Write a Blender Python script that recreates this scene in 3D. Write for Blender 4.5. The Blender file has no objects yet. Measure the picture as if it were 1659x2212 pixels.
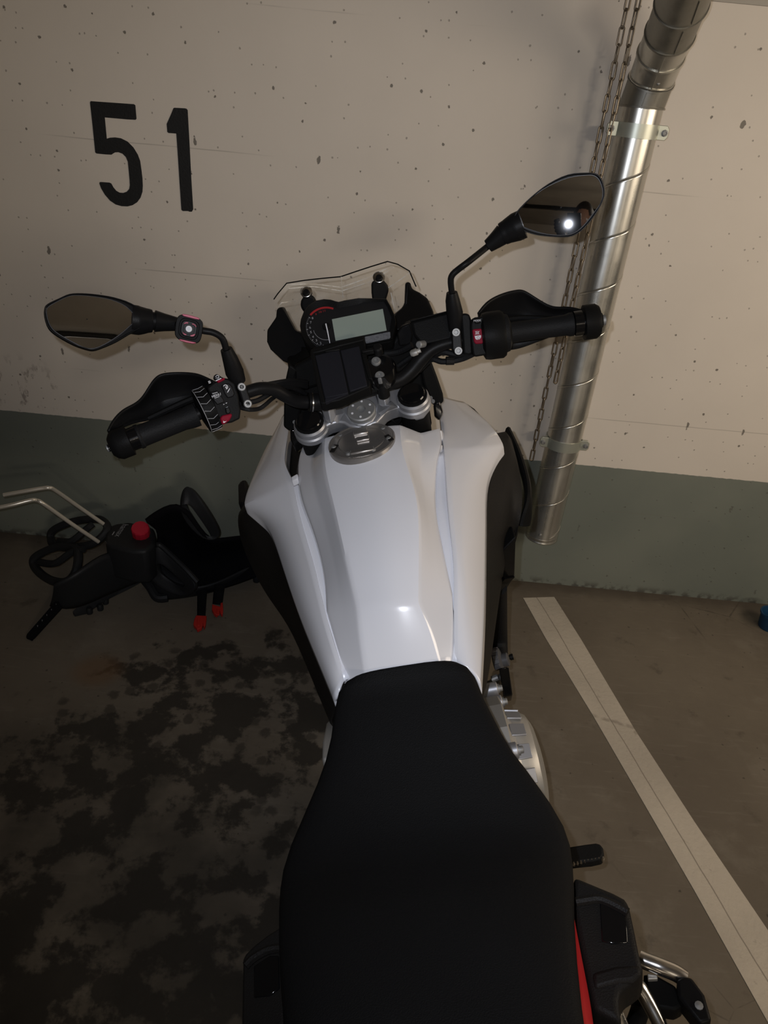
import bpy, bmesh, math, random
from mathutils import Vector as V, Matrix

# ------------------------------------------------------------------ camera, light, exposure
S = bpy.context.scene
COL = S.collection
FPX, PW, PH = 1534.0, 1659.0, 2212.0          # focal length and frame in photograph pixels
CAMH, PITCH, ROLL = 1.55, math.radians(31), math.radians(5.4)
WALL_Y = 2.1736                               # the painted wall ahead of the camera
_f = V((0, math.cos(PITCH), -math.sin(PITCH)))
_r0 = V((1, 0, 0)); _u0 = _r0.cross(_f)
CR = math.cos(ROLL) * _r0 + math.sin(ROLL) * _u0
CU = -math.sin(ROLL) * _r0 + math.cos(ROLL) * _u0
CF = _f
CAM = V((0, 0, CAMH))
cd = bpy.data.cameras.new('camera'); cam = bpy.data.objects.new('camera', cd); COL.objects.link(cam)
cd.sensor_fit = 'HORIZONTAL'; cd.sensor_width = 36; cd.lens = 36 * FPX / PW; cd.clip_start = 0.02; cd.clip_end = 60
cam.matrix_world = Matrix(((CR.x, CU.x, -CF.x, CAM.x), (CR.y, CU.y, -CF.y, CAM.y), (CR.z, CU.z, -CF.z, CAM.z), (0, 0, 0, 1)))
S.camera = cam

S.view_settings.view_transform = 'Standard'
S.view_settings.look = 'None'
S.view_settings.gamma = 1
S.view_settings.exposure = 0.0
S.view_settings.use_curve_mapping = False
S.cycles.use_denoising = True
S.cycles.max_bounces = 8
S.cycles.transparent_max_bounces = 12

w = bpy.data.worlds.new('world'); S.world = w; w.use_nodes = True
w.node_tree.nodes['Background'].inputs[0].default_value = (1.0, 0.93, 0.82, 1)
w.node_tree.nodes['Background'].inputs[1].default_value = 0.014

def area(name, loc, target, sx, sy, power, col):
    l = bpy.data.lights.new(name, 'AREA'); l.shape = 'RECTANGLE'; l.size = sx; l.size_y = sy
    l.energy = power; l.color = col
    o = bpy.data.objects.new(name, l); COL.objects.link(o); o.location = loc
    o.rotation_euler = (V(target) - V(loc)).to_track_quat('-Z', 'Y').to_euler()
    return o
# area lamp added at the right, standing in for the garage aisle light
area('aisle_stand_in', (2.2, 0.72, 1.72), (0.5, 2.0, 0.9), 1.3, 0.6, 20, (1.0, 0.84, 0.66))
# a tube lamp under the ceiling behind the photographer, and an added fill brightening the far wall for the mirrors
area('ceiling_lamp', (1.75, -3.9, 2.5), (-0.2, 2.1, 1.2), 0.9, 0.25, 60, (1.0, 0.88, 0.72))
area('far_wall_fill', (3.4, -3.6, 1.5), (-1.0, -8.0, 1.7), 1.5, 0.8, 60, (1.0, 0.84, 0.66))
# the phone's flash, left of and above its lens
fl = bpy.data.lights.new('phone_flash', 'SPOT'); fl.energy = 33; fl.spot_size = math.radians(122); fl.spot_blend = 1.0
fl.color = (0.86, 0.9, 1.0); fl.shadow_soft_size = 0.004
flo = bpy.data.objects.new('phone_flash', fl); COL.objects.link(flo)
flo.location = CAM + CR * -0.024 + CU * 0.026 + CF * 0.012
flo.rotation_euler = (CF + CU * 0.12 + CR * 0.15).to_track_quat('-Z', 'Y').to_euler()

# ------------------------------------------------------------------ frames
def ray(px, py):
    return (CF * FPX + CR * (px - PW / 2) - CU * (py - PH / 2)).normalized()
def onwall(px, py, y=WALL_Y):                 # point of the world at distance y ahead
    d = ray(px, py); return CAM + d * (y / d.y)
def atz(px, py, z):                           # point of the world at height z
    d = ray(px, py); return CAM + d * ((z - CAMH) / d.z)
# motorcycle frame: x to its right, y forward, z up; it leans left on its stand
BX, BYAW, BLEAN = 0.36, math.radians(6.5), math.radians(15)
BM = Matrix.Translation((BX, 0, 0)) @ Matrix.Rotation(BYAW, 4, 'Z') @ Matrix.Rotation(-BLEAN, 4, 'Y')
BI = BM.inverted(); BC = BI @ CAM; BR = BI.to_3x3()
def B(px, py, x=None, y=None, z=None):        # point of the motorcycle seen at px,py with one known coordinate
    d = BR @ ray(px, py)
    for i, v in enumerate((x, y, z)):
        if v is not None:
            return BC + d * ((v - BC[i]) / d[i])
def Bpl(px, py, P, n):                        # ... on a plane of the motorcycle
    d = BR @ ray(px, py); return BC + d * ((P - BC).dot(n) / d.dot(n))
Wd = lambda P: BI @ P

# ------------------------------------------------------------------ materials
def mat(name, col, rough=0.5, metal=0.0, bump=0.0, bscale=200, var=0.0, vscale=8, spec=0.3, coat=0.0):
    m = bpy.data.materials.new(name); m.use_nodes = True
    nt = m.node_tree; N = nt.nodes; L = nt.links; b = N['Principled BSDF']
    b.inputs['Base Color'].default_value = (*col, 1); b.inputs['Roughness'].default_value = rough
    b.inputs['Metallic'].default_value = metal; b.inputs['Specular IOR Level'].default_value = spec
    b.inputs['Coat Weight'].default_value = coat; b.inputs['Coat Roughness'].default_value = 0.05
    tc = N.new('ShaderNodeTexCoord')
    n = N.new('ShaderNodeTexNoise'); n.inputs['Scale'].default_value = vscale; n.inputs['Detail'].default_value = 4
    L.new(tc.outputs['Object'], n.inputs['Vector'])
    mr = N.new('ShaderNodeMapRange'); mr.inputs[3].default_value = rough * 0.85; mr.inputs[4].default_value = min(1, rough * 1.15)
    L.new(n.outputs['Fac'], mr.inputs[0]); L.new(mr.outputs[0], b.inputs['Roughness'])
    if var:
        mx = N.new('ShaderNodeMix'); mx.data_type = 'RGBA'
        mx.inputs[6].default_value = (*[c * (1 - var) for c in col], 1); mx.inputs[7].default_value = (*[min(1, c * (1 + var)) for c in col], 1)
        L.new(n.outputs['Fac'], mx.inputs[0]); L.new(mx.outputs[2], b.inputs['Base Color'])
    if bump:
        n2 = N.new('ShaderNodeTexNoise'); n2.inputs['Scale'].default_value = bscale; n2.inputs['Detail'].default_value = 3
        L.new(tc.outputs['Object'], n2.inputs['Vector'])
        bp = N.new('ShaderNodeBump'); bp.inputs['Strength'].default_value = bump; bp.inputs['Distance'].default_value = 0.002
        L.new(n2.outputs['Fac'], bp.inputs['Height']); L.new(bp.outputs[0], b.inputs['Normal'])
    return m

class NG:                                     # little node-graph writer
    def __init__(s, name):
        s.m = bpy.data.materials.new(name); s.m.use_nodes = True
        s.N = s.m.node_tree.nodes; s.L = s.m.node_tree.links; s.b = s.N['Principled BSDF']
        s.co = s.N.new('ShaderNodeTexCoord').outputs['Object']
    def sock(s, i, v):
        if hasattr(v, 'is_linked') or hasattr(v, 'links'): s.L.new(v, i)
        else: i.default_value = v
    def math(s, op, a, b=0.0, clamp=False):
        n = s.N.new('ShaderNodeMath'); n.operation = op; n.use_clamp = clamp
        s.sock(n.inputs[0], a); s.sock(n.inputs[1], b); return n.outputs[0]
    def noise(s, scale, detail=4, rough=0.5, co=None, dist=0.0):
        n = s.N.new('ShaderNodeTexNoise'); n.inputs['Scale'].default_value = scale; n.inputs['Detail'].default_value = detail
        n.inputs['Roughness'].default_value = rough; n.inputs['Distortion'].default_value = dist
        s.L.new(co or s.co, n.inputs['Vector']); return n.outputs['Fac']
    def vor(s, scale, co=None, feature='F1', rnd=1.0, two=False):
        n = s.N.new('ShaderNodeTexVoronoi'); n.feature = feature; n.inputs['Scale'].default_value = scale
        n.inputs['Randomness'].default_value = rnd
        if two: n.voronoi_dimensions = '2D'
        s.L.new(co or s.co, n.inputs['Vector']); return n
    def map(s, loc=(0, 0, 0), rot=(0, 0, 0), sc=(1, 1, 1), co=None):
        n = s.N.new('ShaderNodeMapping'); n.inputs[1].default_value = loc; n.inputs[2].default_value = rot; n.inputs[3].default_value = sc
        s.L.new(co or s.co, n.inputs[0]); return n.outputs[0]
    def ramp(s, fac, lo, hi, a=0.0, b=1.0):
        n = s.N.new('ShaderNodeMapRange'); n.interpolation_type = 'SMOOTHSTEP'
        for i, v in ((1, lo), (2, hi), (3, a), (4, b)): n.inputs[i].default_value = v
        s.sock(n.inputs[0], fac); return n.outputs[0]
    def mix(s, fac, a, b):
        n = s.N.new('ShaderNodeMix'); n.data_type = 'RGBA'; s.sock(n.inputs[0], fac)
        for i, v in ((6, a), (7, b)):
            if isinstance(v, tuple): n.inputs[i].default_value = (*v, 1)
            else: s.L.new(v, n.inputs[i])
        return n.outputs[2]
    def xyz(s, co=None):
        n = s.N.new('ShaderNodeSeparateXYZ'); s.L.new(co or s.co, n.inputs[0]); return n.outputs
    def bump(s, h, strength, dist):
        n = s.N.new('ShaderNodeBump'); n.inputs['Strength'].default_value = strength; n.inputs['Distance'].default_value = dist
        s.L.new(h, n.inputs['Height']); s.L.new(n.outputs[0], s.b.inputs['Normal'])

# painted concrete wall: cream above, grey-green dado below
g = NG('painted_concrete')
X, Y, Z = g.xyz()
dado = g.ramp(g.math('ADD', Z, g.math('MULTIPLY', g.noise(40), 0.006)), 0.5045, 0.5065, 1.0, 0.0)
cream = g.mix(g.ramp(g.noise(1.6, 5), 0.3, 0.7), (0.60, 0.545, 0.475), (0.66, 0.60, 0.525))
green = g.mix(g.ramp(g.noise(2.5, 5), 0.3, 0.7), (0.150, 0.165, 0.140), (0.185, 0.198, 0.165))
base = g.mix(dado, cream, green)
cw = g.N.new('ShaderNodeCombineXYZ'); g.L.new(X, cw.inputs[0]); g.L.new(Z, cw.inputs[1]); FLAT = cw.outputs[0]
cells = g.vor(13, FLAT, two=True); pick = g.xyz(cells.outputs['Color'])
warp = g.math('MULTIPLY', g.noise(75, 4, 0.7), 0.17)
pit = g.math('MULTIPLY', g.ramp(g.math('ADD', cells.outputs['Distance'], warp), 0.115, 0.135, 1.0, 0.0), g.math('GREATER_THAN', pick[0], 0.78))
cells2 = g.vor(30, FLAT, two=True); pick2 = g.xyz(cells2.outputs['Color'])
pit2 = g.math('MULTIPLY', g.ramp(g.math('ADD', cells2.outputs['Distance'], warp), 0.130, 0.165, 1.0, 0.0), g.math('GREATER_THAN', pick2[1], 0.80))
cells3 = g.vor(5.5, g.map(rot=(0, 0, 0.35), sc=(1.3, 0.6, 1), co=FLAT), two=True); pick3 = g.xyz(cells3.outputs['Color'])
pit3 = g.math('MULTIPLY', g.ramp(g.math('ADD', cells3.outputs['Distance'], g.math('MULTIPLY', g.noise(60, 4, 0.7), 0.14)), 0.094, 0.106, 1.0, 0.0), g.math('GREATER_THAN', pick3[2], 0.80))
pits = g.math('MAXIMUM', g.math('MAXIMUM', pit, g.math('MULTIPLY', pit2, 0.6)), pit3)
pitc = g.math('MULTIPLY', pits, g.math('SUBTRACT', 0.8, g.math('MULTIPLY', dado, 0.35)))
base = g.mix(pitc, base, (0.09, 0.08, 0.065))
# shuttering joints: thin uneven horizontal lines
jl = g.math('PINGPONG', g.math('ADD', Z, g.math('MULTIPLY', g.noise(2.0, 3), 0.012)), 0.17)
line = g.math('MULTIPLY', g.ramp(jl, 0.0, 0.0022, 1.0, 0.0), g.ramp(g.noise(1.7, 3), 0.47, 0.62))
base = g.mix(g.math('MULTIPLY', line, 0.45), base, (0.16, 0.14, 0.12))
# scuffs at the foot of the wall and a grubby rubbed spot at the left
scuff = g.math('MULTIPLY', g.ramp(Z, 0.0, 0.035, 1.0, 0.0), g.ramp(g.noise(30, 4), 0.45, 0.6))
base = g.mix(g.math('MULTIPLY', scuff, 0.75), base, (0.05, 0.042, 0.035))
smx = g.math('MULTIPLY', g.math('SUBTRACT', X, -1.24), 5.0); smz = g.math('MULTIPLY', g.math('SUBTRACT', Z, 0.59), 7.5)
smd = g.math('SQRT', g.math('ADD', g.math('MULTIPLY', smx, smx), g.math('MULTIPLY', smz, smz)))
smudge = g.math('MULTIPLY', g.ramp(smd, 0.3, 1.0, 1.0, 0.0), g.ramp(g.noise(38, 4, 0.6, g.map(sc=(1, 1, .6))), 0.55, 0.66))
base = g.mix(g.math('MULTIPLY', smudge, 0.6), base, (0.14, 0.10, 0.085))
g.L.new(base, g.b.inputs['Base Color']); g.b.inputs['Roughness'].default_value = 0.62
g.b.inputs['Specular IOR Level'].default_value = 0.3
hgt = g.math('SUBTRACT', g.math('MULTIPLY', g.noise(9, 6, 0.6), 0.35), pits)
g.bump(hgt, 0.5, 0.004)
M_WALL = g.m

# worn concrete floor with damp dark blotches, and shade painted in at the lower left
g = NG('stained_concrete_floor')
X, Y, Z = g.xyz()
base = g.mix(g.ramp(g.noise(1.3, 6, 0.6), 0.3, 0.72), (0.118, 0.097, 0.073), (0.168, 0.142, 0.107))
base = g.mix(g.math('MULTIPLY', g.ramp(g.noise(5, 7, 0.65), 0.52, 0.7), 0.5), base, (0.19, 0.165, 0.13))
base = g.mix(g.math('MULTIPLY', g.ramp(g.noise(11, 5, 0.6), 0.60, 0.72), 0.55), base, (0.07, 0.058, 0.043))
sweep = g.ramp(g.noise(55, 3, 0.6, g.map(rot=(0, 0, 0.5), sc=(0.14, 1.6, 1)), 0.3), 0.55, 0.75)
base = g.mix(g.math('MULTIPLY', sweep, 0.16), base, (0.26, 0.23, 0.185))
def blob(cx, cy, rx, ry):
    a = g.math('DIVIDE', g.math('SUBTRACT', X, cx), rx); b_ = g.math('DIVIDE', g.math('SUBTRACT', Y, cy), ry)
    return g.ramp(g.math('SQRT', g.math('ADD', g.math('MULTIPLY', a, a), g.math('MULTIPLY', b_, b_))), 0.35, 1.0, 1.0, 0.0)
zone = g.math('MAXIMUM', blob(-0.28, 1.48, 0.62, 0.36), g.math('MAXIMUM', blob(-0.55, 1.18, 0.6, 0.33), blob(-0.45, 0.62, 1.15, 0.62)))  # widest blob also spreads stains to stand in for lower-left shade
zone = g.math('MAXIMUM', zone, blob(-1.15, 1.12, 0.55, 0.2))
stain_and_shade = g.ramp(g.math('ADD', g.noise(9.5, 7, 0.62), g.math('MULTIPLY', zone, 0.14)), 0.575, 0.665)
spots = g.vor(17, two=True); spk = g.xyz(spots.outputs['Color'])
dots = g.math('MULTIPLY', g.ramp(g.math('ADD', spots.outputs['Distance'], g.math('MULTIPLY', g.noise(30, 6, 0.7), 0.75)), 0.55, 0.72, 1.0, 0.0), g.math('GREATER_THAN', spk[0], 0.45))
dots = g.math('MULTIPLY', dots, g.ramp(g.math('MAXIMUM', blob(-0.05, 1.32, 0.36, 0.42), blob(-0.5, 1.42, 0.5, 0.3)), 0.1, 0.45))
dark = g.math('MULTIPLY', g.math('MAXIMUM', stain_and_shade, g.math('MULTIPLY', dots, 0.7)), g.ramp(zone, 0.0, 0.25))
floor_shade = g.math('MULTIPLY', g.math('MAXIMUM', blob(-0.55, 0.55, 1.3, 0.75), blob(-0.6, 1.0, .8, .5)), g.ramp(g.noise(4, 5), 0.3, 0.6))  # lower-left shade put into the colour, broken up by noise
base = g.mix(g.math('MULTIPLY', floor_shade, 0.78), base, (0.036, 0.032, 0.025))
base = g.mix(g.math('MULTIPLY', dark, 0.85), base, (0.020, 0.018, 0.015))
rust = g.math('MULTIPLY', blob(-0.80, 1.52, 0.10, 0.09), 0.5)
base = g.mix(rust, base, (0.16, 0.085, 0.035))
crk = g.vor(3.2, g.map(loc=(3, 1, 0)), 'DISTANCE_TO_EDGE', two=True)
crack = g.math('MULTIPLY', g.ramp(g.math('ADD', crk.outputs['Distance'], g.math('MULTIPLY', g.noise(14, 4), 0.05)), 0.024, 0.034, 1.0, 0.0), g.ramp(g.noise(1.1, 2), 0.52, 0.6))
base = g.mix(g.math('MULTIPLY', crack, 0.5), base, (0.04, 0.034, 0.027))
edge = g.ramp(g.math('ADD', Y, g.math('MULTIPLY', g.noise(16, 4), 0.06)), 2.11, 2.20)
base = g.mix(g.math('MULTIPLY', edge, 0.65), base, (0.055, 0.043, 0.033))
sp = g.vor(26, two=True); spc = g.xyz(sp.outputs['Color'])
speck = g.math('MULTIPLY', g.ramp(g.math('ADD', sp.outputs['Distance'], g.math('MULTIPLY', g.noise(80, 5, 0.7), 0.5)), 0.26, 0.33, 1.0, 0.0), g.math('GREATER_THAN', spc[1], 0.90))
base = g.mix(g.math('MULTIPLY', speck, 0.7), base, (0.035, 0.03, 0.024))
g.L.new(base, g.b.inputs['Base Color'])
g.L.new(g.ramp(dark, 0.0, 1.0, 0.72, 0.55), g.b.inputs['Roughness'])
g.b.inputs['Specular IOR Level'].default_value = 0.3
g.bump(g.noise(60, 5, 0.65), 0.35, 0.003)
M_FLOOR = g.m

# road paint of the bay line
g = NG('worn_line_paint')
base = g.mix(g.ramp(g.noise(4, 6), 0.3, 0.7), (0.40, 0.355, 0.29), (0.49, 0.435, 0.355))
base = g.mix(g.math('MULTIPLY', g.ramp(g.noise(26, 6, 0.7), 0.60, 0.72), 0.5), base, (0.2, 0.17, 0.13))
# hairline crack down its middle
X, Y, Z = g.xyz(g.map(loc=(-0.6, -1.0, 0)))
off = g.math('ADD', g.math('ADD', X, g.math('MULTIPLY', Y, 0.25)), g.math('MULTIPLY', g.noise(6, 4), 0.012))
crk = g.ramp(g.math('ABSOLUTE', g.math('SUBTRACT', off, 0.258)), 0.0006, 0.0026, 1.0, 0.0)
base = g.mix(g.math('MULTIPLY', crk, 0.65), base, (0.13, 0.105, 0.08))
sk = g.ramp(g.math('ABSOLUTE', g.math('ADD', g.math('SUBTRACT', Y, 0.545), g.math('MULTIPLY', X, 0.28))), 0.002, 0.012, 1.0, 0.0)
base = g.mix(g.math('MULTIPLY', g.math('MULTIPLY', sk, g.ramp(g.noise(30), 0.4, 0.6)), 0.6), base, (0.19, 0.16, 0.125))
g.L.new(base, g.b.inputs['Base Color']); g.b.inputs['Roughness'].default_value = 0.65
g.bump(g.noise(70, 5, 0.6), 0.5, 0.004)
M_LINE = g.m

# galvanised sheet with fine drawn streaks
def galv(name, c0, c1, rough):
    g = NG(name)
    st = g.noise(60, 4, 0.6, g.map(sc=(1, 1, 0.03)))
    g.L.new(g.mix(st, c0, c1), g.b.inputs['Base Color']); g.b.inputs['Metallic'].default_value = 0.88
    sm = g.noise(9, 5, 0.6)
    g.L.new(g.ramp(g.math('ADD', g.math('MULTIPLY', st, 0.5), g.math('MULTIPLY', sm, 0.5)), 0.3, 0.7, rough - 0.07, rough + 0.10), g.b.inputs['Roughness'])
    g.bump(st, 0.10, 0.002)
    return g.m
M_DUCT = galv('galvanised_duct', (0.42, 0.41, 0.37), (0.60, 0.585, 0.53), 0.30)
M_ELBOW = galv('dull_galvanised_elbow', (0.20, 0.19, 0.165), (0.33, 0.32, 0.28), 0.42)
M_CLAMP = mat('zinc_clamp', (0.50, 0.52, 0.45), 0.4, 0.7)
M_CHAIN = mat('tarnished_chain', (0.26, 0.215, 0.16), 0.4, 0.85, var=0.3, vscale=30)
M_BLACKP = mat('black_plastic', (0.00600, 0.00590, 0.00575), 0.5, bump=0.15, bscale=500, spec=0.06)
M_SATIN = mat('satin_black_plastic', (0.00700, 0.00675, 0.00675), 0.42, bump=0.1, bscale=700, spec=0.09)
M_TRIM = mat('grained_dark_trim', (0.0095, 0.0086, 0.0078), 0.5, bump=0.3, bscale=600, spec=0.12)
M_RUBBER = mat('grip_rubber', (0.00800, 0.00800, 0.00825), 0.6, bump=0.3, bscale=400, spec=0.12)
M_VINYL = mat('seat_vinyl', (0.00475, 0.00475, 0.00500), 0.6, bump=0.35, bscale=700, var=0.15, spec=0.1)
M_GLOSSB = mat('gloss_black', (0.00420, 0.00420, 0.00455), 0.1, spec=0.4)
M_WHITE = mat('pearl_white_paint', (0.585, 0.585, 0.61), 0.22, coat=0.7, var=0.02)
M_STRIP = mat('satin_silver_white_strip', (0.74, 0.745, 0.79), 0.36, metal=0.1)
M_SILVER = mat('silver_alloy', (0.36, 0.365, 0.385), 0.45, 0.75, bump=0.05, bscale=1500)
M_CAPM = mat('fuel_cap_metal', (0.30, 0.28, 0.26), 0.28, 0.75)
M_STEEL = mat('stainless', (0.62, 0.60, 0.57), 0.22, 1.0)
M_BOLT = mat('bolt_steel', (0.26, 0.26, 0.255), 0.58, 0.7)
M_ENG = mat('engine_alloy', (0.42, 0.405, 0.375), 0.46, 0.7, bump=0.06, bscale=1200)
M_MIRROR = mat('mirror_glass', (0.82, 0.83, 0.86), 0.015, 1.0)
M_RED = mat('red_panel', (0.46, 0.018, 0.022), 0.32)
M_BTN = mat('red_button', (0.17, 0.005, 0.017), 0.5, spec=0.06)
M_WINE = mat('wine_red_insert', (0.33, 0.055, 0.095), 0.45)
M_PRINT = mat('white_print', (0.55, 0.55, 0.57), 0.6, spec=0.1)
M_GREYP = mat('grey_print', (0.28, 0.28, 0.29), 0.5)
M_REDP = mat('red_print', (0.30, 0.020, 0.022), 0.5)
M_LCD = mat('unlit_lcd', (0.245, 0.285, 0.245), 0.3)
M_FACE = mat('dial_face', (0.01200, 0.01200, 0.01260), 0.4, spec=0.15)
M_STICK = mat('scuffed_grey_plate', (0.14, 0.145, 0.155), 0.5, bump=0.8, bscale=1500, var=0.6, vscale=300)
M_PANEL = mat('dark_grey_panel', (0.01260, 0.01260, 0.01560), 0.55, bump=0.2, bscale=800, spec=0.08)
M_FILL = mat('grey_filler_plastic', (0.07, 0.07, 0.075), 0.4)
M_TYRE = mat('tyre_rubber', (0.02, 0.02, 0.02), 0.8, bump=0.4, bscale=150)
M_NUM = mat('black_stencil_paint', (0.012, 0.012, 0.012), 0.6, bump=0.3, bscale=200)
M_CSEAT = mat('child_seat_plastic', (0.01470, 0.01540, 0.01680), 0.5, bump=0.2, bscale=300, spec=0.2)
M_CPAD = mat('child_seat_padding', (0.00360, 0.00360, 0.00450), 0.9, bump=0.3, bscale=300, spec=0.1)
M_WEB = mat('strap_webbing', (0.00600, 0.00600, 0.00660), 0.8, bump=0.6, bscale=900, spec=0.1)
M_BUCK = mat('red_buckle_plastic', (0.50, 0.030, 0.022), 0.4)
M_KNOB = mat('red_knob_plastic', (0.36, 0.012, 0.030), 0.45)
M_ROD = mat('bright_rod', (0.75, 0.70, 0.6), 0.3, 0.6)
M_BLUE = mat('blue_plastic', (0.012, 0.05, 0.11), 0.4)
M_BACKW = mat('far_garage_wall', (0.34, 0.31, 0.27), 0.7, var=0.2, vscale=2)
M_CEIL = mat('raw_concrete_ceiling', (0.36, 0.33, 0.285), 0.8, var=0.25, vscale=2, bump=0.3, bscale=40)
M_TOPSHADE = mat('wall_top_shade', (0.36, 0.335, 0.29), 0.75, var=0.12, vscale=3, bump=0.3, bscale=60)  # soft shadow of the wall top put into a greyer colour
M_DARK = mat('dark_tray_and_duct_shade', (0.02, 0.02, 0.02), 0.6)
M_CLOTH = mat('dark_jacket_cloth', (0.016, 0.018, 0.026), 0.85, bump=0.4, bscale=400)
M_SKIN = mat('skin', (0.30, 0.17, 0.12), 0.5)
M_GLOVE = mat('dark_glove_leather', (0.014, 0.013, 0.013), 0.6, bump=0.3, bscale=300)
M_HAIR = mat('dark_hair', (0.018, 0.013, 0.01), 0.6, bump=0.5, bscale=300)
def clear(name, tint):
    g = NG(name); N, L = g.N, g.L
    tr = N.new('ShaderNodeBsdfTransparent'); tr.inputs[0].default_value = (*tint, 1)
    gl = N.new('ShaderNodeBsdfGlossy'); gl.inputs['Roughness'].default_value = 0.08
    df = N.new('ShaderNodeBsdfDiffuse'); df.inputs[0].default_value = (0.75, 0.72, 0.66, 1)
    fr = N.new('ShaderNodeFresnel'); fr.inputs[0].default_value = 1.18
    m1 = N.new('ShaderNodeMixShader'); L.new(fr.outputs[0], m1.inputs[0]); L.new(tr.outputs[0], m1.inputs[1]); L.new(gl.outputs[0], m1.inputs[2])
    m2 = N.new('ShaderNodeMixShader')                      # dusty film on the plastic
    g.L.new(g.ramp(g.noise(22, 5, 0.65), 0.4, 0.75, 0.07, 0.28), m2.inputs[0]); L.new(m1.outputs[0], m2.inputs[1]); L.new(df.outputs[0], m2.inputs[2])
    L.new(m2.outputs[0], N['Material Output'].inputs['Surface'])
    return g.m
def haze(name):
    g = NG(name); N, L = g.N, g.L
    tr = N.new('ShaderNodeBsdfTransparent'); df = N.new('ShaderNodeBsdfDiffuse'); df.inputs[0].default_value = (0.8, 0.77, 0.7, 1)
    m1 = N.new('ShaderNodeMixShader'); L.new(g.ramp(g.noise(60, 3), 0.3, 0.7, 0.05, 0.55), m1.inputs[0]); L.new(tr.outputs[0], m1.inputs[1]); L.new(df.outputs[0], m1.inputs[2])
    L.new(m1.outputs[0], N['Material Output'].inputs['Surface']); return g.m
M_RIDGE = haze('clear_plastic_ridge')
M_SCREEN = clear('clear_screen_plastic', (0.97, 0.955, 0.92))

# ------------------------------------------------------------------ mesh helpers
def mk(name, verts, faces, m, parent=None, smooth=True, bevel=0, sub=0, solid=0, crease=None, seg=2, auto=None):
    me = bpy.data.meshes.new(name)
    me.from_pydata([tuple(v) for v in verts], [], faces); me.validate(); me.update()
    bm = bmesh.new(); bm.from_mesh(me); bmesh.ops.recalc_face_normals(bm, faces=bm.faces); bm.to_mesh(me); bm.free()
    me.materials.append(m)
    o = bpy.data.objects.new(name, me); COL.objects.link(o)
    if parent: o.parent = parent
    if smooth:
        for p in me.polygons: p.use_smooth = True
    if crease:
        a = me.attributes.new('crease_edge', 'FLOAT', 'EDGE')
        for e in me.edges:
            k = (min(e.vertices), max(e.vertices)); a.data[e.index].value = crease.get(k, 0.0)
    if solid:
        md = o.modifiers.new('thickness', 'SOLIDIFY'); md.thickness = abs(solid); md.offset = -1 if solid > 0 else 1
    if bevel:
        md = o.modifiers.new('bevel', 'BEVEL'); md.width = bevel; md.segments = seg; md.limit_method = 'ANGLE'; md.angle_limit = math.radians(30)
        md.harden_normals = False
    if sub:
        md = o.modifiers.new('subdivision', 'SUBSURF'); md.levels = sub; md.render_levels = sub
    if auto is None and smooth and not sub: auto = 35
    if auto:
        me.set_sharp_from_angle(angle=math.radians(auto))
    return o

def empty(name, label, cat, loc=(0, 0, 0), group=None):
    o = bpy.data.objects.new(name, None); COL.objects.link(o); o.location = loc; o.empty_display_size = 0.1
    o['label'] = label; o['category'] = cat
    if group: o['group'] = group
    return o

def catmull(pts, n=6, closed=False):
    P = [V(p) for p in pts]; out = []; k = len(P)
    rng = range(k) if closed else range(k - 1)
    for i in rng:
        if closed: a, b, c, d = P[(i - 1) % k], P[i], P[(i + 1) % k], P[(i + 2) % k]
        else: a, b, c, d = P[max(i - 1, 0)], P[i], P[i + 1], P[min(i + 2, k - 1)]
        for j in range(n):
            t = j / n
            out.append(0.5 * ((2 * b) + (c - a) * t + (2 * a - 5 * b + 4 * c - d) * t * t + (3 * b - a - 3 * c + d) * t ** 3))
    if not closed: out.append(P[-1].copy())
    return out

def frames(P):
    T = []
    for i in range(len(P)):
        t = (P[min(i + 1, len(P) - 1)] - P[max(i - 1, 0)]); T.append(t.normalized())
    u = T[0].orthogonal().normalized(); U = []
    for t in T:
        u = (u - t * u.dot(t)).normalized(); U.append(u)
    return T, U

def tubegeo(pts, rad, seg=10, n=5, smooth=True, flat=1.0, up=None):
    P = catmull(pts, n) if smooth and len(pts) > 2 else [V(p) for p in pts]
    R = [rad] * len(P)
    if isinstance(rad, (list, tuple)):
        k = len(rad) - 1; R = []
        for i in range(len(P)):
            s = i / (len(P) - 1) * k; a = min(int(s), k - 1); R.append(rad[a] + (rad[a + 1] - rad[a]) * (s - a))
    T, U = frames(P); vs = []; fs = []
    for i, p in enumerate(P):
        u = U[i]
        if up is not None:
            u = (V(up) - T[i] * V(up).dot(T[i])).normalized()
        b = T[i].cross(u)
        for j in range(seg):
            a = 2 * math.pi * j / seg
            vs.append(p + (u * math.cos(a) * flat + b * math.sin(a)) * R[i])
    for i in range(len(P) - 1):
        for j in range(seg):
            k = (j + 1) % seg
            fs.append((i * seg + j, i * seg + k, (i + 1) * seg + k, (i + 1) * seg + j))
    fs.append(tuple(range(seg))[::-1]); fs.append(tuple((len(P) - 1) * seg + j for j in range(seg)))
    return vs, fs
def tube(name, pts, rad, m, parent=None, **k):
    vs, fs = tubegeo(pts, rad, **k); return mk(name, vs, fs, m, parent)

def loft(name, rings, m, parent=None, caps=True, **k):
    vs = [p for r in rings for p in r]; n = len(rings[0]); fs = []
    for i in range(len(rings) - 1):
        for j in range(n):
            q = (j + 1) % n
            fs.append((i * n + j, i * n + q, (i + 1) * n + q, (i + 1) * n + j))
    if caps:
        fs.append(tuple(range(n))[::-1]); fs.append(tuple((len(rings) - 1) * n + j for j in range(n)))
    return mk(name, vs, fs, m, parent, **k)

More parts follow.
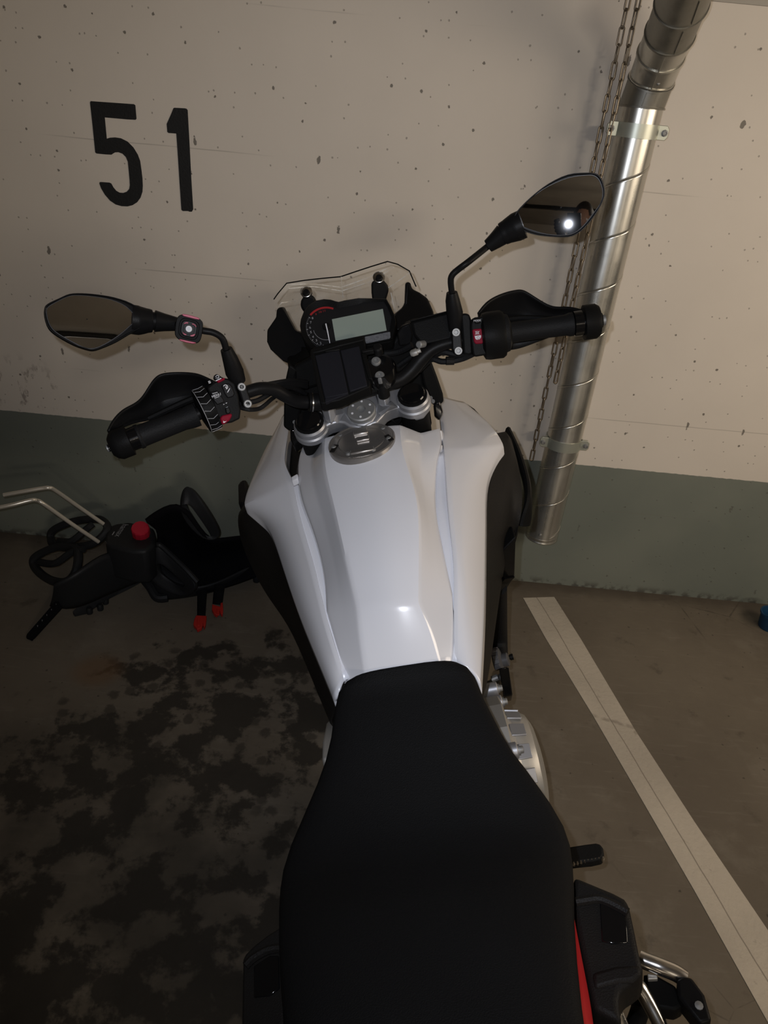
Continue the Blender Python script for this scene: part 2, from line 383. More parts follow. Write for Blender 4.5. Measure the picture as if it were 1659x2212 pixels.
def lathegeo(c, axis, prof, seg=24):
    axis = V(axis).normalized(); u = axis.orthogonal().normalized(); b = axis.cross(u); c = V(c); vs = []; fs = []
    for r, h in prof:
        for j in range(seg):
            a = 2 * math.pi * j / seg
            vs.append(c + axis * h + (u * math.cos(a) + b * math.sin(a)) * max(r, 1e-5))
    for i in range(len(prof) - 1):
        for j in range(seg):
            k = (j + 1) % seg
            fs.append((i * seg + j, i * seg + k, (i + 1) * seg + k, (i + 1) * seg + j))
    fs.append(tuple(range(seg))[::-1]); fs.append(tuple((len(prof) - 1) * seg + j for j in range(seg)))
    return vs, fs
def lathe(name, c, axis, prof, m, parent=None, seg=24, **k):
    vs, fs = lathegeo(c, axis, prof, seg); return mk(name, vs, fs, m, parent, **k)

def prism(name, pts, nrm, depth, m, parent=None, bevel=0.0, smooth=True, **k):
    """outline extruded by depth along nrm"""
    pts = [V(p) for p in pts]; d = V(nrm).normalized() * depth; n = len(pts)
    vs = pts + [p + d for p in pts]
    fs = [tuple(range(n))[::-1], tuple(range(n, 2 * n))] + [(i, (i + 1) % n, n + (i + 1) % n, n + i) for i in range(n)]
    return mk(name, vs, fs, m, parent, smooth, bevel, **k)

def sheet(name, rows, m, parent=None, solid=0.003, sub=2, crease_cols=(), crease_rows=(), cr=0.7, edge=0.0, **k):
    nr, nc = len(rows), len(rows[0]); vs = [p for r in rows for p in r]
    fs = [(i * nc + j, i * nc + j + 1, (i + 1) * nc + j + 1, (i + 1) * nc + j) for i in range(nr - 1) for j in range(nc - 1)]
    C = {}
    for c in crease_cols:
        for i in range(nr - 1): C[(i * nc + c, (i + 1) * nc + c)] = cr
    for r in crease_rows:
        for j in range(nc - 1): C[(r * nc + j, r * nc + j + 1)] = cr
    o = mk(name, vs, fs, m, parent, True, 0, 0, 0, C or None)
    if sub:
        md = o.modifiers.new('subdivision', 'SUBSURF'); md.levels = sub; md.render_levels = sub; md.boundary_smooth = 'PRESERVE_CORNERS'
    if solid:
        md = o.modifiers.new('thickness', 'SOLIDIFY'); md.thickness = abs(solid); md.offset = -1 if solid > 0 else 1
    return o

def box(name, c, ax, ay, az, m, parent=None, bevel=0.003, **k):
    c, ax, ay, az = V(c), V(ax), V(ay), V(az)
    vs = [c + ax * i + ay * j + az * l for l in (-1, 1) for j in (-1, 1) for i in (-1, 1)]
    fs = [(0, 1, 3, 2), (4, 6, 7, 5), (0, 4, 5, 1), (2, 3, 7, 6), (0, 2, 6, 4), (1, 5, 7, 3)]
    return mk(name, vs, fs, m, parent, True, bevel, **k)

def text(name, body, c, ex, ey, size, m, parent=None, lift=0.0006, shear=0.0):
    cu = bpy.data.curves.new('txt', 'FONT'); cu.body = body; cu.size = 1; cu.align_x = 'CENTER'; cu.align_y = 'CENTER'; cu.resolution_u = 2; cu.shear = shear
    t = bpy.data.objects.new('txt', cu); COL.objects.link(t)
    dg = bpy.context.evaluated_depsgraph_get(); me = bpy.data.meshes.new_from_object(t.evaluated_get(dg))
    bpy.data.objects.remove(t); bpy.data.curves.remove(cu)
    ex = V(ex).normalized(); ey = V(ey); ey = (ey - ex * ey.dot(ex)).normalized(); n = ex.cross(ey)
    c = V(c) + n * lift
    for v in me.vertices: v.co = c + ex * (v.co.x * size) + ey * (v.co.y * size)
    me.name = name; me.materials.clear(); me.materials.append(m)
    o = bpy.data.objects.new(name, me); COL.objects.link(o)
    if parent: o.parent = parent
    return o

def structure(o):
    o['kind'] = 'structure'; return o

def smoothloop(pts, n=4): return catmull(pts, n, True)

# ------------------------------------------------------------------ the garage
def slab(name, x0, x1, y0, y1, z0, z1, m):
    vs = [(x, y, z) for z in (z0, z1) for y in (y0, y1) for x in (x0, x1)]
    fs = [(0, 2, 3, 1), (4, 5, 7, 6), (0, 1, 5, 4), (2, 6, 7, 3), (0, 4, 6, 2), (1, 3, 7, 5)]
    return structure(mk(name, vs, fs, m, None, False))
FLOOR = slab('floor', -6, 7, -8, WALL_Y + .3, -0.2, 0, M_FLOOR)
WALL = slab('wall_front', -6, 7, WALL_Y, WALL_Y + .3, 0, 2.7, M_WALL)
slab('wall_back', -6, 7, -8.2, -8, 0, 2.7, M_BACKW)
slab('wall_left', -6.2, -6, -8, WALL_Y, 0, 2.7, M_BACKW)
slab('ceiling', -6, 7, -8, WALL_Y + .3, 2.7, 2.9, M_CEIL)
slab('shade_strip', -6, 7, WALL_Y - 0.006, WALL_Y + 0.01, 1.787, 2.7, M_TOPSHADE)  # thin strip added where a soft shadow darkens the wall top
slab('trim_2', -6, 7, -3.55, -3.45, 2.32, 2.375, M_DARK)

structure(tube('trim_3', [V((-4.5, -2.07, 2.672)), V((.47, -.40, 2.672)), V((5, 1.13, 2.672))], .024, M_DARK, None, seg=10, smooth=False))   # conduit under the ceiling
# bay number 51
def digit(pts, name):
    P = [onwall(*p) for p in pts]; P = [V((p.x, WALL_Y - 0.0012, p.z)) for p in P]
    return prism(name, P, (0, 1, 0), 0.0015, M_NUM, WALL, smooth=False)
Z51 = lambda q: (160 + q[0] * 300 / 1659, 190 + q[1] * 300 / 1659)
five = [(200, 157), (640, 188), (715, 193), (733, 206), (747, 368), (735, 381), (640, 376), (368, 352), (392, 606), (430, 594), (490, 590), (560, 600), (640, 640), (710, 710),
        (762, 795), (790, 870), (806, 980), (818, 1080), (822, 1170), (818, 1240), (795, 1310), (755, 1365), (700, 1400), (640, 1415), (570, 1412), (500, 1392), (430, 1345),
        (370, 1275), (325, 1200), (303, 1140), (308, 1124), (330, 1123), (425, 1130), (447, 1142), (470, 1185), (505, 1228), (545, 1250), (590, 1253), (632, 1238),
        (660, 1205), (667, 1160), (664, 1100), (654, 990), (643, 880), (620, 825), (580, 785), (530, 767), (490, 770), (465, 785), (448, 797), (380, 794), (270, 783), (254, 768), (222, 450), (192, 175)]
one = [(1200, 236), (1320, 242), (1345, 248), (1358, 265), (1380, 660), (1402, 1090), (1424, 1450), (1408, 1478), (1380, 1478), (1365, 1470), (1300, 1470), (1283, 1455), (1262, 1150), (1240, 800), (1222, 545),
       (1130, 538), (1115, 525), (1107, 430), (1150, 335), (1188, 243)]
digit([Z51(q) for q in five], 'painted_numeral')
digit([Z51(q) for q in one], 'painted_numeral')

# bay line on the floor
lp = [(1130, 1292), (1197, 1290), (1254, 1380), (1370, 1575), (1500, 1776), (1659, 2011), (1760, 2165), (1830, 2420), (1790, 2450), (1659, 2210), (1500, 1925), (1280, 1545), (1179, 1380)]
P = [atz(*q, 0) for q in lp]
prism('parking_line', [V((p.x, p.y, 0.0002)) for p in P], (0, 0, 1), 0.0012, M_LINE, FLOOR, smooth=False)

# ------------------------------------------------------------------ ventilation duct
DX, DY, DR = 0.547, WALL_Y - 0.092, 0.0535
duct = empty('ventilation_duct', 'galvanised spiral ventilation duct clamped upright to the wall', 'duct', (DX, DY, 0.262))
dl = lambda p: V(p) - V((DX, DY, 0.262))
zt, zb = 1.561, 0.262
def annulus_tube(name, c, r, z0, z1, m):
    prof = [(r - .0015, z0 + .002), (r - .0015, z0), (r + .001, z0), (r + .001, z0 + .003), (r, z0 + .004), (r, z0 + .014), (r + .0012, z0 + .016), (r, z0 + .019), (r, z1)]
    vs, fs = lathegeo(c, (0, 0, 1), prof, 48); fs = fs[:-2]
    return mk(name, [dl(v) for v in vs], fs, m, duct, auto=50)
annulus_tube('straight_pipe', (DX, DY, 0), DR, zb, zt, M_DUCT)
# inside of the open end closed some way up by an added dark lining, painted shade
lathe('inner_shade', dl((DX, DY, zb)), (0, 0, 1), [(DR - .002, 0.0), (DR - .003, 0.3), (0.001, 0.31)], M_DARK, duct, 32)
hel = []
zs0 = zb + 0.06
turns = 8.6; pitch = 0.139
for i in range(int(turns * 36)):
    a = math.radians(i * 10 - 74); z = zs0 - 0.035 + pitch * i / 36
    if zb + 0.021 < z < zt - 0.03:
        hel.append((i, a, z))
vs = []; fs = []
for k, (i, a, z) in enumerate(hel):
    for dr, dz in ((-.001, -.0055), (.0011, -.0045), (.0011, -.0015), (.0002, 0), (.0011, .0015), (.0011, .0045), (-.001, .0055)):
        vs.append(dl((DX + math.cos(a) * (DR + dr), DY + math.sin(a) * (DR + dr), z + dz)))
for k in range(len(hel) - 1):
    for j in range(6): fs.append((k * 7 + j, k * 7 + j + 1, (k + 1) * 7 + j + 1, (k + 1) * 7 + j))
mk('spiral_seam', vs, fs, M_DUCT, duct)
# upper elbow pieces
ec = [onwall(1392, 222, DY), onwall(1407, 172, DY - .012), onwall(1427, 118, DY - .055), onwall(1447, 72, DY - .10), onwall(1472, 8, DY - .175), onwall(1494, -60, DY - .25)]
ec.append(ec[5] + V((0.02, -.1, .10)))
def mitred(P, radii, mats):
    dirs = [(P[i + 1] - P[i]).normalized() for i in range(len(P) - 1)]
    ref = V((0, -1, 0.3))
    for i, d in enumerate(dirs):
        n0 = (dirs[i - 1] + d).normalized() if i else V((0, 0, 1))
        n1 = (d + dirs[i + 1]).normalized() if i + 1 < len(dirs) else d
        u = (ref - d * ref.dot(d)).normalized(); b_ = d.cross(u); r = radii[i]; rgs = []
        for base, nn, offs in ((P[i], n0, (0.0, .004, .0045)), (P[i + 1], n1, (-.0045, -.004, 0.0))):
            for k_, of in enumerate(offs):
                rr_ = r + (.0028 if (base is P[i] and k_ < 2) or (base is P[i + 1] and k_ > 0) else 0)
                ring = []
                for j_ in range(36):
                    a = 2 * math.pi * j_ / 36; c_ = (u * math.cos(a) + b_ * math.sin(a)) * rr_
                    t = -c_.dot(nn) / d.dot(nn); ring.append(dl(base + c_ + d * (t + of)))
                rgs.append(ring)
        loft('elbow', rgs, mats[i], duct, caps=False, auto=30)
        q0 = P[i] + u * (r + .0002) - b_ * .012; q1 = P[i + 1] + u * (r + .0002) - b_ * .012
        tube('elbow_seam', [dl(q0.lerp(q1, .12)), dl(q0.lerp(q1, .88))], .0011, mats[i], duct, seg=6)
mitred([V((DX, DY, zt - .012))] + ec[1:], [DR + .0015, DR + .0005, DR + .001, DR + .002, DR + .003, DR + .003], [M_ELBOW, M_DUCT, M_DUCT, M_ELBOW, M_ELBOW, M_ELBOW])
pts = [ec[5] + V((0.02, -.1, .10)), ec[5] + V((0.06, -.25, .30)), ec[5] + V((0.08, -.42, .62)), ec[5] + V((.08, -.45, 1.0))]
pts[-1].z = 2.72
tube('riser', [dl(p) for p in pts], DR + .003, M_DUCT, duct, seg=32)
def onpipe(px, py): return onwall(px, py, DY - DR)
for px_, py_ in ((1402, 231), (1417, 180), (1447, 121)):
    p = onpipe(px_, py_) + V((0, -.004 if py_ > 200 else -.03, 0))
    if py_ > 200: p.y = DY - DR
    else: p.y = DY - DR - (.02 if py_ == 180 else .062)
    lathe('screw', dl(p), (0, -1, 0.2), [(.0045, -.004), (.0045, .0015), (.003, .003), (.001, .0032)], M_BOLT, duct, 10)
p = onpipe(1167, 1156); p.y = DY - DR
lathe('screw', dl(p), (0, -1, 0), [(.0045, -.004), (.0045, .0015), (.003, .003), (.001, .0032)], M_BOLT, duct, 10)
# two-part clamps with ears and bolts
def clamp(zc, hh, earz):
    ring = []
    prof = [(DR + .0005, -hh), (DR + .0035, -hh), (DR + .0035, hh), (DR + .0005, hh)]
    vs, fs = lathegeo((DX, DY, zc), (0, 0, 1), prof, 40); n = len(vs)
    c = mk('clamp_band', [dl(v) for v in vs], fs[:-2], M_CLAMP, duct, auto=40)
    for s in (-1, 1):
        xa, xb = DX + s * (DR - .006), DX + s * (DR + .024)
        out = [(xa, DY - .012, zc - hh), (xb - s * .006, DY - .012, zc - hh), (xb, DY - .012, zc - hh * .55), (xb, DY - .012, zc + hh * .55), (xb - s * .006, DY - .012, zc + hh), (xa, DY - .012, zc + hh)]
        e = prism('clamp_ear', [dl(p) for p in out], (0, -1, 0), .010, M_CLAMP, c, bevel=.001)
        lathe('bolt', dl((DX + s * (DR + .014), DY - .022, zc)), (0, -1, 0), [(.008, 0), (.008, .003), (.0065, .0035), (.0065, .007), (.004, .0075), (.0035, .006), (.001, .006)], M_BOLT, c, 8)
    # wall stud
    tube('wall_stud', [dl((DX, DY + DR, zc)), dl((DX, WALL_Y + .01, zc))], .006, M_BOLT, c, seg=8)
    return c
clamp(onwall(1390, 283, DY).z, .0165, 0)
clamp(onwall(1210, 952, DY).z, .0165, 0)

# ------------------------------------------------------------------ hanging chains
LINK_L, LINK_W, WIRE = .0215, .0072, .0020
def link_mesh():
    pts = []
    for i in range(16):
        a = 2 * math.pi * i / 16
        x = math.cos(a) * LINK_W * .78; z = math.sin(a) * LINK_W * .78
        pts.append(V((x, 0, z + (1 if math.sin(a) > 0 else -1) * (LINK_L - LINK_W))))
    vs = []; fs = []; n = len(pts)
    for i, p in enumerate(pts):
        t = (pts[(i + 1) % n] - pts[i - 1]).normalized(); u = V((0, 1, 0)); b = t.cross(u)
        for j in range(6):
            a = 2 * math.pi * j / 6; vs.append(p + (u * math.cos(a) + b * math.sin(a)) * WIRE)
    for i in range(n):
        for j in range(6):
            k = (j + 1) % 6; q = (i + 1) % n
            fs.append((i * 6 + j, i * 6 + k, q * 6 + k, q * 6 + j))
    me = bpy.data.meshes.new('chain_link'); me.from_pydata([tuple(v) for v in vs], [], fs); me.materials.append(M_CHAIN)
    for p in me.polygons: p.use_smooth = True
    return me
LINK = link_mesh()
def chain(x0, z0, x1, z1, y, label, ph):
    t = empty('chain', label, 'chain', (x0, y, z0), 'steel chains beside the duct')
    L = math.hypot(x1 - x0, z1 - z0); pitch = (LINK_L - WIRE * 1.0) * 2 - WIRE * 2
    n = int(L / pitch); tilt = math.atan2(x1 - x0, z1 - z0)
    for i in range(n + 1):
        o = bpy.data.objects.new('chain_link', LINK); COL.objects.link(o); o.parent = t
        s = i * pitch / L
        o.location = ((x1 - x0) * s, random.uniform(-.001, .001), (z1 - z0) * s)
        o.rotation_euler = (0, tilt, math.radians(5 + ph + (90 if i % 2 else 0) + random.uniform(-14, 14)))
random.seed(3)
chain(.456, .572, .457, 2.7, WALL_Y - .103, 'longer steel chain hanging left of the duct, ending above the green paint', 0)
chain(.470, .85, .473, 2.7, WALL_Y - .142, 'shorter steel chain hanging between the longer chain and the duct', 20)
# ------------------------------------------------------------------ motorcycle
BIKE = empty('motorcycle', 'white and black adventure motorcycle parked nose to the wall, leaning left', 'motorcycle')
BIKE.matrix_world = BM
def part(o, label=None):
    if label: o['label'] = label
    return o

# ---- seat
def seat_ring(L, R, crown, drop, inset):
    ring = []; n = 14
    for i in range(n + 1):
        th = math.pi * i / n; c = -math.cos(th)
        s = math.copysign(abs(c) ** 0.62, c); h = math.sin(th) ** 0.75
        p = L.lerp(R, (s + 1) / 2); ring.append(p + V((0, 0, crown * h)))
    ex = (R - L).normalized()
    for p, k in ((R, -1), (L, 1)):
        q = [p + ex * (k * inset * .3) + V((0, 0, -drop * .5)), p + ex * (k * inset) + V((0, 0, -drop))]
        ring += q if k < 0 else q[::-1]
    return ring
ST = [((764, 1474), (982, 1438), .864, .016), ((757, 1477), (994, 1440), .868, .019), ((745, 1484), (1012, 1448), .866, .02), ((732, 1503), (1028, 1468), .858, .02),
      ((723, 1540), (1045, 1510), .85, .02), ((715, 1600), (1083, 1585), .838, .02), ((703, 1650), (1110, 1630), .83, .02), ((685, 1700), (1144, 1674), .822, .021),
      ((655, 1770), (1190, 1738), .815, .022), ((628, 1833), (1217, 1785), .81, .023), ((611, 1888), (1231, 1826), .81, .024), ((605, 1930), (1237, 1868), .816, .026),
      ((603, 1980), (1240, 1922), .832, .030), ((603, 2040), (1241, 1995), .852, .03), ((605, 2110), (1247, 2082), .868, .028), ((611, 2190), (1257, 2178), .878, .026), ((617, 2270), (1269, 2265), .884, .026)]
rings = [seat_ring(B(*a, z=z), B(*b, z=z), cr, .07, .02) for a, b, z, cr in ST]
rings += [seat_ring(V((-.128, yy, zz)), V((.118, yy, zz)), .026, .07, .02) for yy, zz in ((.2, .888), (.08, .892))]
rings += [seat_ring(V((-.10, -.06, .894)), V((.10, -.06, .894)), .024, .06, .02), seat_ring(V((-.08, -.16, .893)), V((.08, -.16, .893)), .018, .05, .02)]
part(loft('seat', rings, M_VINYL, BIKE, auto=60), 'black vinyl seat stepping up to the pillion')

# ---- tank
TR = [
 [(752, 1490, .84), (752, 1476, .858), (792, 1478, .868), (880, 1466, .870), (955, 1452, .868), (984, 1440, .858), (985, 1452, .84)],
 [(722, 1390, .868), (724, 1385, .892), (778, 1385, .915), (862, 1375, .92), (932, 1366, .915), (981, 1350, .89), (984, 1362, .866)],
 [(705, 1325, .888), (705, 1318, .913), (772, 1313, .948), (842, 1308, .956), (904, 1302, .95), (977, 1282, .912), (980, 1292, .888)],
 [(701, 1250, .905), (702, 1240, .935), (746, 1205, .988), (825, 1200, .996), (906, 1190, .988), (963, 1215, .935), (965, 1228, .91)],
 [(674, 1150, .945), (677, 1143, .968), (722, 1095, 1.022), (812, 1090, 1.03), (906, 1082, 1.022), (944, 1130, .968), (946, 1136, .945)],
 [(649, 1095, .965), (652, 1085, .988), (704, 1028, 1.045), (800, 1022, 1.053), (882, 1012, 1.045), (938, 1068, .985), (941, 1072, .962)],
 [(641, 1045, .98), (643, 1034, 1.005), (699, 985, 1.06), (792, 985, 1.066), (868, 968, 1.06), (943, 990, 1.012), (947, 994, .985)],
 [(640, 1005, .985), (645, 985, 1.015), (700, 955, 1.066), (784, 952, 1.075), (866, 936, 1.066), (955, 962, 1.018), (957, 968, .99)],
 [(652, 980, .99), (655, 962, 1.02), (702, 945, 1.066), (782, 924, 1.076), (864, 917, 1.066), (950, 924, 1.025), (954, 935, .995)],
]
rows = [[B(px, py, z=z) for px, py, z in r] for r in TR]
DIP = (0, 0, .001, .002, .003, .004, .007, .012, .013)
rows = [r[:2] + [r[1].lerp(r[2], .52) - V((0, 0, DIP[i]))] + r[2:5] + [r[5].lerp(r[4], .52) - V((0, 0, DIP[i]))] + r[5:] for i, r in enumerate(rows)]
front = [p + V((0, .010, -.035)) for p in rows[-1]]; rows.append(front)
rows.append([p + V((0, .004, -.06)) for p in front])
part(sheet('tank_cover', rows, M_WHITE, BIKE, .004, 3, crease_cols=(1, 2, 3, 5, 6, 7), crease_rows=(2, 8), cr=.62), 'glossy white tank cover with crisp creases')
# small raised tabs by the tank front (mounting shoulders)
for q in ([(930, 962, 1.0), (956, 960, .99), (957, 972, .985), (941, 980, .99)], [(628, 1030, .995), (643, 1022, 1.0), (643, 1034, .995), (630, 1040, .99)]):
    prism('tank_tab', [B(a, b, z=c + .012) for a, b, c in q], (0, 0, -1), .012, M_WHITE, BIKE, bevel=.002)

# fuel cap
CC = B(781, 953, z=1.0695)
cap = lathe('fuel_cap', CC, (0, -.07, 1), [(.0575, -.02), (.0575, .001), (.0555, .0025), (.053, .0025), (.0515, .0012), (.042, .0015), (.0405, .0005), (.0395, .002), (.001, .0026)], M_CAPM, BIKE, 48, auto=25)
part(cap, 'polished metal fuel filler cap')
for k in range(7):
    a = math.radians(25 + k * 360 / 7 + 10)
    lathe('cap_screw', CC + V((math.cos(a) * .048, math.sin(a) * .048, .001)), (0, 0, 1), [(.0045, 0), (.0045, .002), (.003, .0035), (.001, .003)], M_BOLT, cap, 10)
ex = V((1, 0.0, 0)); ey = V((0, 1, 0))
box('cap_hinge', CC + V((.0, .026, .005)), ex * .013, ey * .010, V((0, 0, .003)), M_CAPM, cap, .002)
box('cap_key_cover', CC + V((.003, .000, .004)), ex * .011, ey * .007, V((0, 0, .002)), M_CAPM, cap, .001)
box('cap_latch', CC + V((.0, -.042, .003)), ex * .020, ey * .006, V((0, 0, .0022)), M_CAPM, cap, .0015)
for s in (-1, 1):
    box('cap_slot', CC + V((s * .047, -.012, .0022)), V((s * .004, .002, 0)), V((-s * .004, .012, 0)), V((0, 0, .0008)), M_TRIM, cap, .0006)

# ---- white side fairings
def flat(F):
    out = []
    for r in F:
        (x0, y0, z0), (x3, y3, z3) = r[0], r[3]; q = [r[0]]
        for k in (1, 2):
            f_ = (r[k][0] - x0) / (x3 - x0) if x3 != x0 else k / 3
            q.append((r[k][0], r[k][1], z0 + (z3 - z0) * f_ + .006))
        out.append(q + [r[3]])
    return out
def fair(R):
    return [[B(px, py, z=z) for px, py, z in r] for r in R]
LF = [[(743, 1472, .862), (737, 1490, .855), (731, 1508, .848), (728, 1514, .84)],
      [(722, 1398, .885), (706, 1400, .884), (694, 1405, .868), (684, 1408, .85)],
      [(703, 1336, .903), (682, 1340, .902), (664, 1335, .885), (649, 1326, .862)],
      [(680, 1232, .928), (652, 1232, .93), (630, 1225, .912), (611, 1212, .885)],
      [(650, 1135, .955), (625, 1140, .96), (603, 1142, .94), (588, 1138, .912)],
      [(640, 1090, .97), (610, 1105, .972), (580, 1112, .95), (559, 1113, .922)],
      [(631, 1040, .985), (590, 1065, .985), (552, 1082, .962), (532, 1090, .935)],
      [(613, 1005, .99), (578, 1025, .988), (548, 1050, .968), (535, 1068, .942)],
      [(613, 985, .99), (595, 985, .985), (570, 1000, .97), (556, 1015, .952)],
      [(619, 940, .985), (609, 940, .982), (593, 950, .973), (580, 962, .962)],
      [(626, 888, .975), (620, 892, .974), (612, 902, .968), (604, 922, .962)]]
RF = [[(988, 1432, .862), (1005, 1443, .858), (1022, 1458, .85), (1032, 1478, .84)],
      [(985, 1380, .88), (1005, 1392, .88), (1024, 1402, .865), (1036, 1412, .848)],
      [(984, 1297, .905), (1002, 1310, .905), (1024, 1314, .885), (1041, 1318, .86)],
      [(986, 1218, .93), (998, 1222, .932), (1024, 1218, .912), (1043, 1212, .882)],
      [(975, 1140, .952), (995, 1140, .957), (1024, 1132, .937), (1044, 1124, .905)],
      [(968, 1070, .972), (998, 1068, .975), (1026, 1060, .952), (1045, 1050, .922)],
      [(964, 1000, .992), (1005, 1003, .988), (1038, 1005, .962), (1057, 1008, .935)],
      [(961, 972, .997), (1010, 972, .99), (1055, 968, .968), (1084, 963, .942)],
      [(957, 945, .997), (1005, 945, .99), (1048, 940, .972), (1072, 938, .952)],
      [(953, 900, .99), (985, 902, .985), (1018, 905, .975), (1043, 906, .962)],
      [(947, 858, .975), (962, 862, .974), (982, 868, .968), (1002, 872, .962)]]
for F, lab in ((LF, 'left white side fairing'), (RF, 'right white side fairing')):
    rr = fair(flat(F))
    rr = [[r[0] + V((0, 0, -.03))] + r + [r[-1] + V((0, 0, -.02))] for r in rr]
    o = part(sheet('side_fairing', rr, M_WHITE, BIKE, .004, 3, crease_cols=(1, 4), crease_rows=(6 if F is LF else 7,), cr=.85), lab)
# satin strips in the grooves
LS = [(742, 1472, 752, 1468, .866), (722, 1398, 728, 1394, .885), (703, 1336, 708, 1328, .906), (694, 1300, 706, 1300, .912), (686, 1265, 704, 1262, .922), (672, 1205, 697, 1210, .935), (657, 1155, 680, 1160, .95),
      (648, 1115, 662, 1118, .962), (640, 1080, 652, 1080, .975), (633, 1040, 643, 1037, .988)]
RS = [(979, 1430, 989, 1432, .866), (981, 1360, 988, 1362, .885), (977, 1290, 983, 1292, .906), (972, 1262, 985, 1258, .915), (960, 1225, 984, 1222, .926), (949, 1170, 978, 1170, .942), (940, 1110, 968, 1110, .957),
      (944, 1060, 964, 1055, .968), (945, 1020, 962, 1018, .98), (945, 982, 960, 978, .996)]
for Sx in (LS, RS):
    rr = [[B(a, b, z=z - .022), B(a, b, z=z - .003), B(c, d, z=z - .003), B(c, d, z=z - .024)] for a, b, c, d, z in Sx]
    part(sheet('groove_strip', rr, M_STRIP, BIKE, .003, 2, crease_cols=(1, 2), cr=.8), 'satin silver-white strip in the groove')

# ---- black lower side panels and radiator shrouds
LB = [[(729, 1516, .836), (722, 1535, .80), (712, 1562, .75)], [(690, 1420, .846), (676, 1440, .80), (664, 1445, .75)], [(652, 1330, .858), (640, 1350, .81), (622, 1345, .755)],
      [(613, 1214, .882), (596, 1250, .82), (574, 1288, .755)], [(590, 1140, .908), (562, 1200, .85), (533, 1208, .81)], [(562, 1114, .918), (528, 1150, .875), (513, 1150, .85)],
      [(535, 1094, .931), (512, 1110, .895), (511, 1095, .875)], [(541, 1078, .925), (530, 1085, .90), (540, 1100, .84)]]
RB = [[(1031, 1482, .836), (1034, 1500, .80), (1036, 1522, .75)], [(1036, 1414, .844), (1046, 1440, .79), (1054, 1480, .72)], [(1041, 1320, .856), (1058, 1350, .78), (1066, 1385, .71)],
      [(1043, 1214, .878), (1070, 1240, .80), (1084, 1260, .72)], [(1044, 1126, .90), (1085, 1160, .83), (1099, 1170, .77)], [(1045, 1052, .918), (1098, 1090, .87), (1117, 1145, .80)],
      [(1057, 1010, .931), (1098, 1025, .90), (1127, 1120, .83)], [(1080, 972, .936), (1105, 985, .915), (1131, 1060, .865)], [(1074, 945, .935), (1102, 945, .925), (1120, 1000, .90)], [(1072, 936, .93), (1092, 932, .925), (1106, 950, .91)]]
for Rr, lab in ((LB, 'left black side panel below the white fairing'), (RB, 'right dark side panel below the white fairing')):
    rr = fair(Rr); s = -1 if Rr is LB else 1
    rr = [r + [r[-1] + V((-s * .02, 0, -.06))] for r in rr]
    part(sheet('lower_side_panel', rr, M_TRIM, BIKE, .004, 2, crease_cols=(1, 2), cr=.55), lab)
# thin guards outside the shrouds
tube('shroud_edge', [B(1098, 935, z=.90), B(1118, 980, z=.885), B(1137, 1040, z=.86), B(1141, 1085, z=.84), B(1133, 1135, z=.80)], .0075, M_BLACKP, BIKE, flat=2.2, up=(0, 0, 1))
prism('shroud_flap', [B(a, b, z=.90) for a, b in ((513, 1046), (519, 1037), (532, 1034), (536, 1060), (530, 1092), (514, 1086))], (0, 0, -1), .03, M_BLACKP, BIKE, bevel=.006)
prism('shroud_edge', [B(a, b, z=.925) for a, b in ((1004, 868), (1025, 882), (1052, 912), (1073, 940), (1066, 940), (1040, 905), (1008, 878))], (0, 0, -1), .02, M_BLACKP, BIKE, bevel=.003)

# ---- right-hand details below the panel
prism('radiator_cowl', [B(a, b, x=.235) for a, b in ((1086, 1145), (1106, 1135), (1115, 1160), (1112, 1245), (1082, 1292), (1078, 1262), (1084, 1200))], (-1, 0, -.9), .05, M_BLACKP, BIKE, bevel=.004)
prism('radiator_fin', [B(a, b, x=.222) for a, b in ((1099, 1245), (1110, 1242), (1113, 1247), (1097, 1262))], (-1, 0, 0), .02, M_BLACKP, BIKE, bevel=.001)
tube('coolant_hose', [B(1078, 1270, x=.205), B(1078, 1320, x=.205), B(1079, 1370, x=.205), B(1080, 1402, x=.20), B(1082, 1425, x=.195)], [.017, .0185, .019, .0185, .017], M_RUBBER, BIKE, seg=14)
c = B(1079, 1428, x=.19)
oc = lathe('oil_filler_cap', c, (1, -.15, .2), [(.026, -.012), (.030, -.010), (.030, .004), (.016, .008), (.016, .020), (.013, .022), (.001, .022)], M_FILL, BIKE, 24)
for k in range(10):
    a = 2 * math.pi * k / 10
    ax = V((1, -.15, .2)).normalized(); u = ax.orthogonal().normalized(); b2 = ax.cross(u); d = u * math.cos(a) + b2 * math.sin(a); t = ax.cross(d)
    box('cap_rib', c + d * .0305 - ax * .003, ax * .006, d * .0022, t * .004, M_FILL, oc, .0008)
lathe('valve_stub', B(1098, 1421, x=.218), (1, 0, .1), [(.0055, -.012), (.0055, .004), (.0075, .004), (.0075, .012), (.002, .012)], M_BLACKP, BIKE, 10)
prism('frame_bracket', [B(a, b, x=.19) for a, b in ((1082, 1446), (1099, 1440), (1108, 1502), (1106, 1513), (1098, 1514), (1076, 1490), (1070, 1470))], (-1, 0, 0), .02, M_GLOSSB, BIKE, bevel=.003)
for q in ((1072, 1464), (1062, 1474)):
    lathe('bolt', B(*q, x=.165), (1, 0, .3), [(.007, -.01), (.007, .004), (.004, .005), (.001, .004)], M_BOLT, BIKE, 10)
